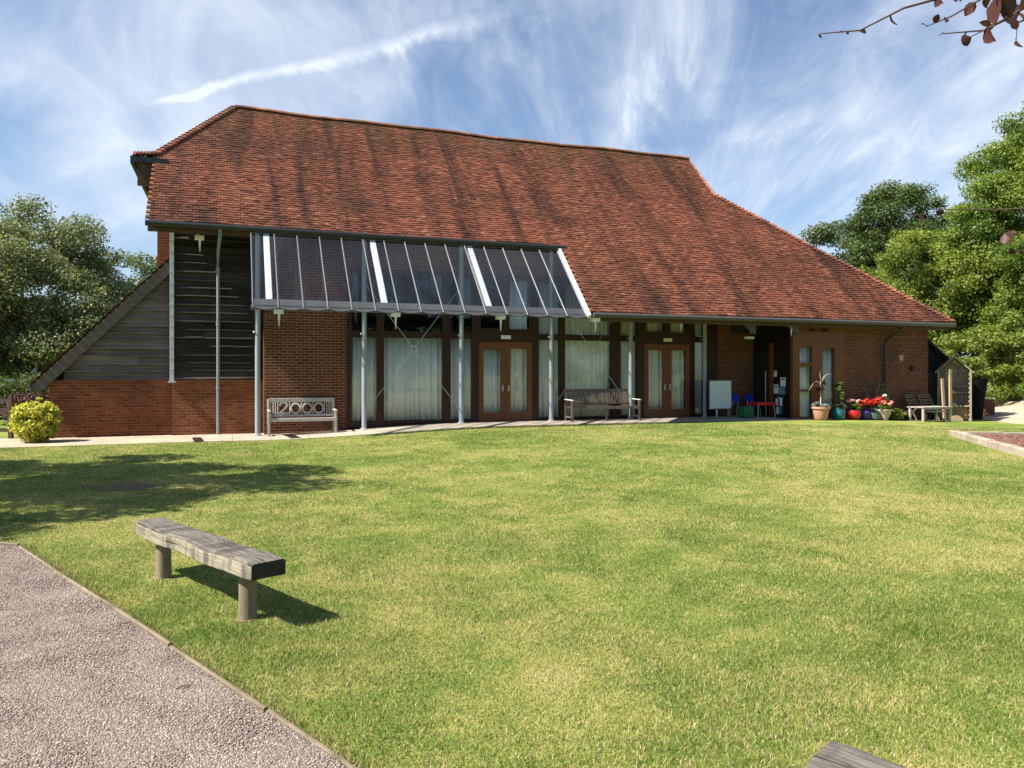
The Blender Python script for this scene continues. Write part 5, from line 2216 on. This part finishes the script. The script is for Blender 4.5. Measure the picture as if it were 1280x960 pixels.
# ------------------------------------------------------------------ copper beech overhead at the right
def copper_beech():
    root = thing('copper_beech', 'copper beech whose dark twigs reach in at the top right corner', 'tree', (7.6, 3.2, 0))
    b = MB()
    rng = np.random.default_rng(8)
    limb(b, (0, 0, -.2), (.3, 0, 5.2), .28, .16, rng, 8, 12)
    o = np.array(root.location)

    def P(px, py, Y):
        """a point of the twig, Y metres away"""
        return Vector(((px - 640) / 950 * Y - 7.6, Y - 3.2, 1.67 + (465 - py) / 950 * Y))
    lv, lt = [], []

    def twig(pts, r0, leaves):
        pts = [Vector(p) for p in pts]
        b.tube(pts, [r0 + (.0022 - r0) * i / (len(pts) - 1) for i in range(len(pts))], 6)
        for f, s in leaves:
            x = f * (len(pts) - 1)
            i = min(int(x), len(pts) - 2)
            p = pts[i].lerp(pts[i + 1], x - i)
            lv.append((p, s))
    twig([P(1420, -90, 4.0), P(1300, -45, 3.9), P(1210, -12, 3.8), P(1130, 10, 3.75), P(1075, 38, 3.7), P(1026, 42, 3.7)], .011,
         [(1.0, .045), (.86, .03), (.78, .075), (.66, .085), (.5, .11), (.47, .11), (.42, .10), (.36, .09), (.9, .03)])
    twig([P(1330, -40, 3.5), P(1250, -15, 3.5), P(1190, 20, 3.45), P(1158, 33, 3.45)], .008, [(1.0, .05), (.9, .06), (.75, .06), (.5, .1), (.4, .1), (.3, .1)])
    twig([P(1360, -20, 3.4), P(1290, 5, 3.4), P(1230, 38, 3.35), P(1180, 42, 3.3)], .008, [(1.0, .04), (.8, .065), (.62, .075), (.58, .08), (.35, .1), (.2, .14), (.15, .14)])
    twig([P(1400, 10, 3.2), P(1310, 15, 3.2), P(1272, 28, 3.2), P(1270, 50, 3.2)], .008, [(1.0, .07), (.8, .07), (.6, .09), (.3, .12), (.2, .12)])
    twig([P(1340, -30, 3.0), P(1290, 2, 3.0), P(1255, 26, 3.0), P(1215, 45, 3.0)], .007, [(1.0, .09), (.85, .12), (.75, .16), (.6, .16), (.5, .15), (.4, .15)])
    # lower, almost bare twigs with a few dry leaves
    twig([P(1420, 285, 4.6), P(1330, 258, 4.6), P(1250, 262, 4.6), P(1180, 262, 4.6), P(1130, 272, 4.6)], .006, [(.8, .08), (.95, .05), (.9, .06)])
    twig([P(1400, 300, 4.2), P(1320, 292, 4.2), P(1255, 292, 4.2)], .005, [(1.0, .10), (.9, .1)])
    twig([P(1400, 330, 4.2), P(1320, 318, 4.2), P(1262, 312, 4.2)], .005, [(1.0, .07), (.9, .07)])
    # limbs joining the twigs to the trunk
    for px, py, Y, z in ((1420, -90, 4.0, 4.3), (1340, -30, 3.0, 4.2), (1400, 10, 3.2, 4.0), (1330, -40, 3.5, 4.5), (1360, -20, 3.4, 4.4)):
        limb(b, (.1, 0, z - .5), P(px, py, Y), .06, .012, rng, 5, 7)
    for px, py, Y, z in ((1420, 285, 4.6, 2.2), (1400, 300, 4.2, 2.0), (1400, 330, 4.2, 1.8)):
        limb(b, (.05, 0, z - .2), P(px, py, Y), .05, .011, rng, 5, 7)
    b.build('trunk', M['twig'], root, True)
    V, F, T = [], [], []
    for p, s in lv:
        s = s * .68
        d = Vector(rng.normal(size=3)) + Vector((0, 0, -.5))
        d.normalize()
        sd = d.cross(Vector(rng.normal(size=3))).normalized()
        nn = sd.cross(d)
        prof = [(0, .02), (.2, .30), (.5, .38), (.8, .22), (1.0, 0.0)]
        o0 = len(V)
        for f, w in prof:
            c = p + d * s * f
            c += nn * s * .12 * math.sin(f * 3)
            V += [tuple(c - sd * w * s + nn * s * .1), tuple(c), tuple(c + sd * w * s + nn * s * .1)]
        tt = rng.random()
        for i in range(4):
            for j in (0, 1):
                F.append((o0 + i * 3 + j, o0 + i * 3 + j + 1, o0 + i * 3 + 4 + j, o0 + i * 3 + 3 + j))
                T.append(tt)
    np_mesh('leaves', np.array(V), np.array(F), LEAF['copper'], np.array(T), root)
    # the crown proper, out of the view
    C, Rr = crown_clumps([((1.5, -2.0, 6.2), (2.6, 2.4, 1.6))], 24, rng, .5, .9)
    leaf_cloud('crown', C, Rr, 5000, .11, LEAF['copper'], root, 77)


copper_beech()
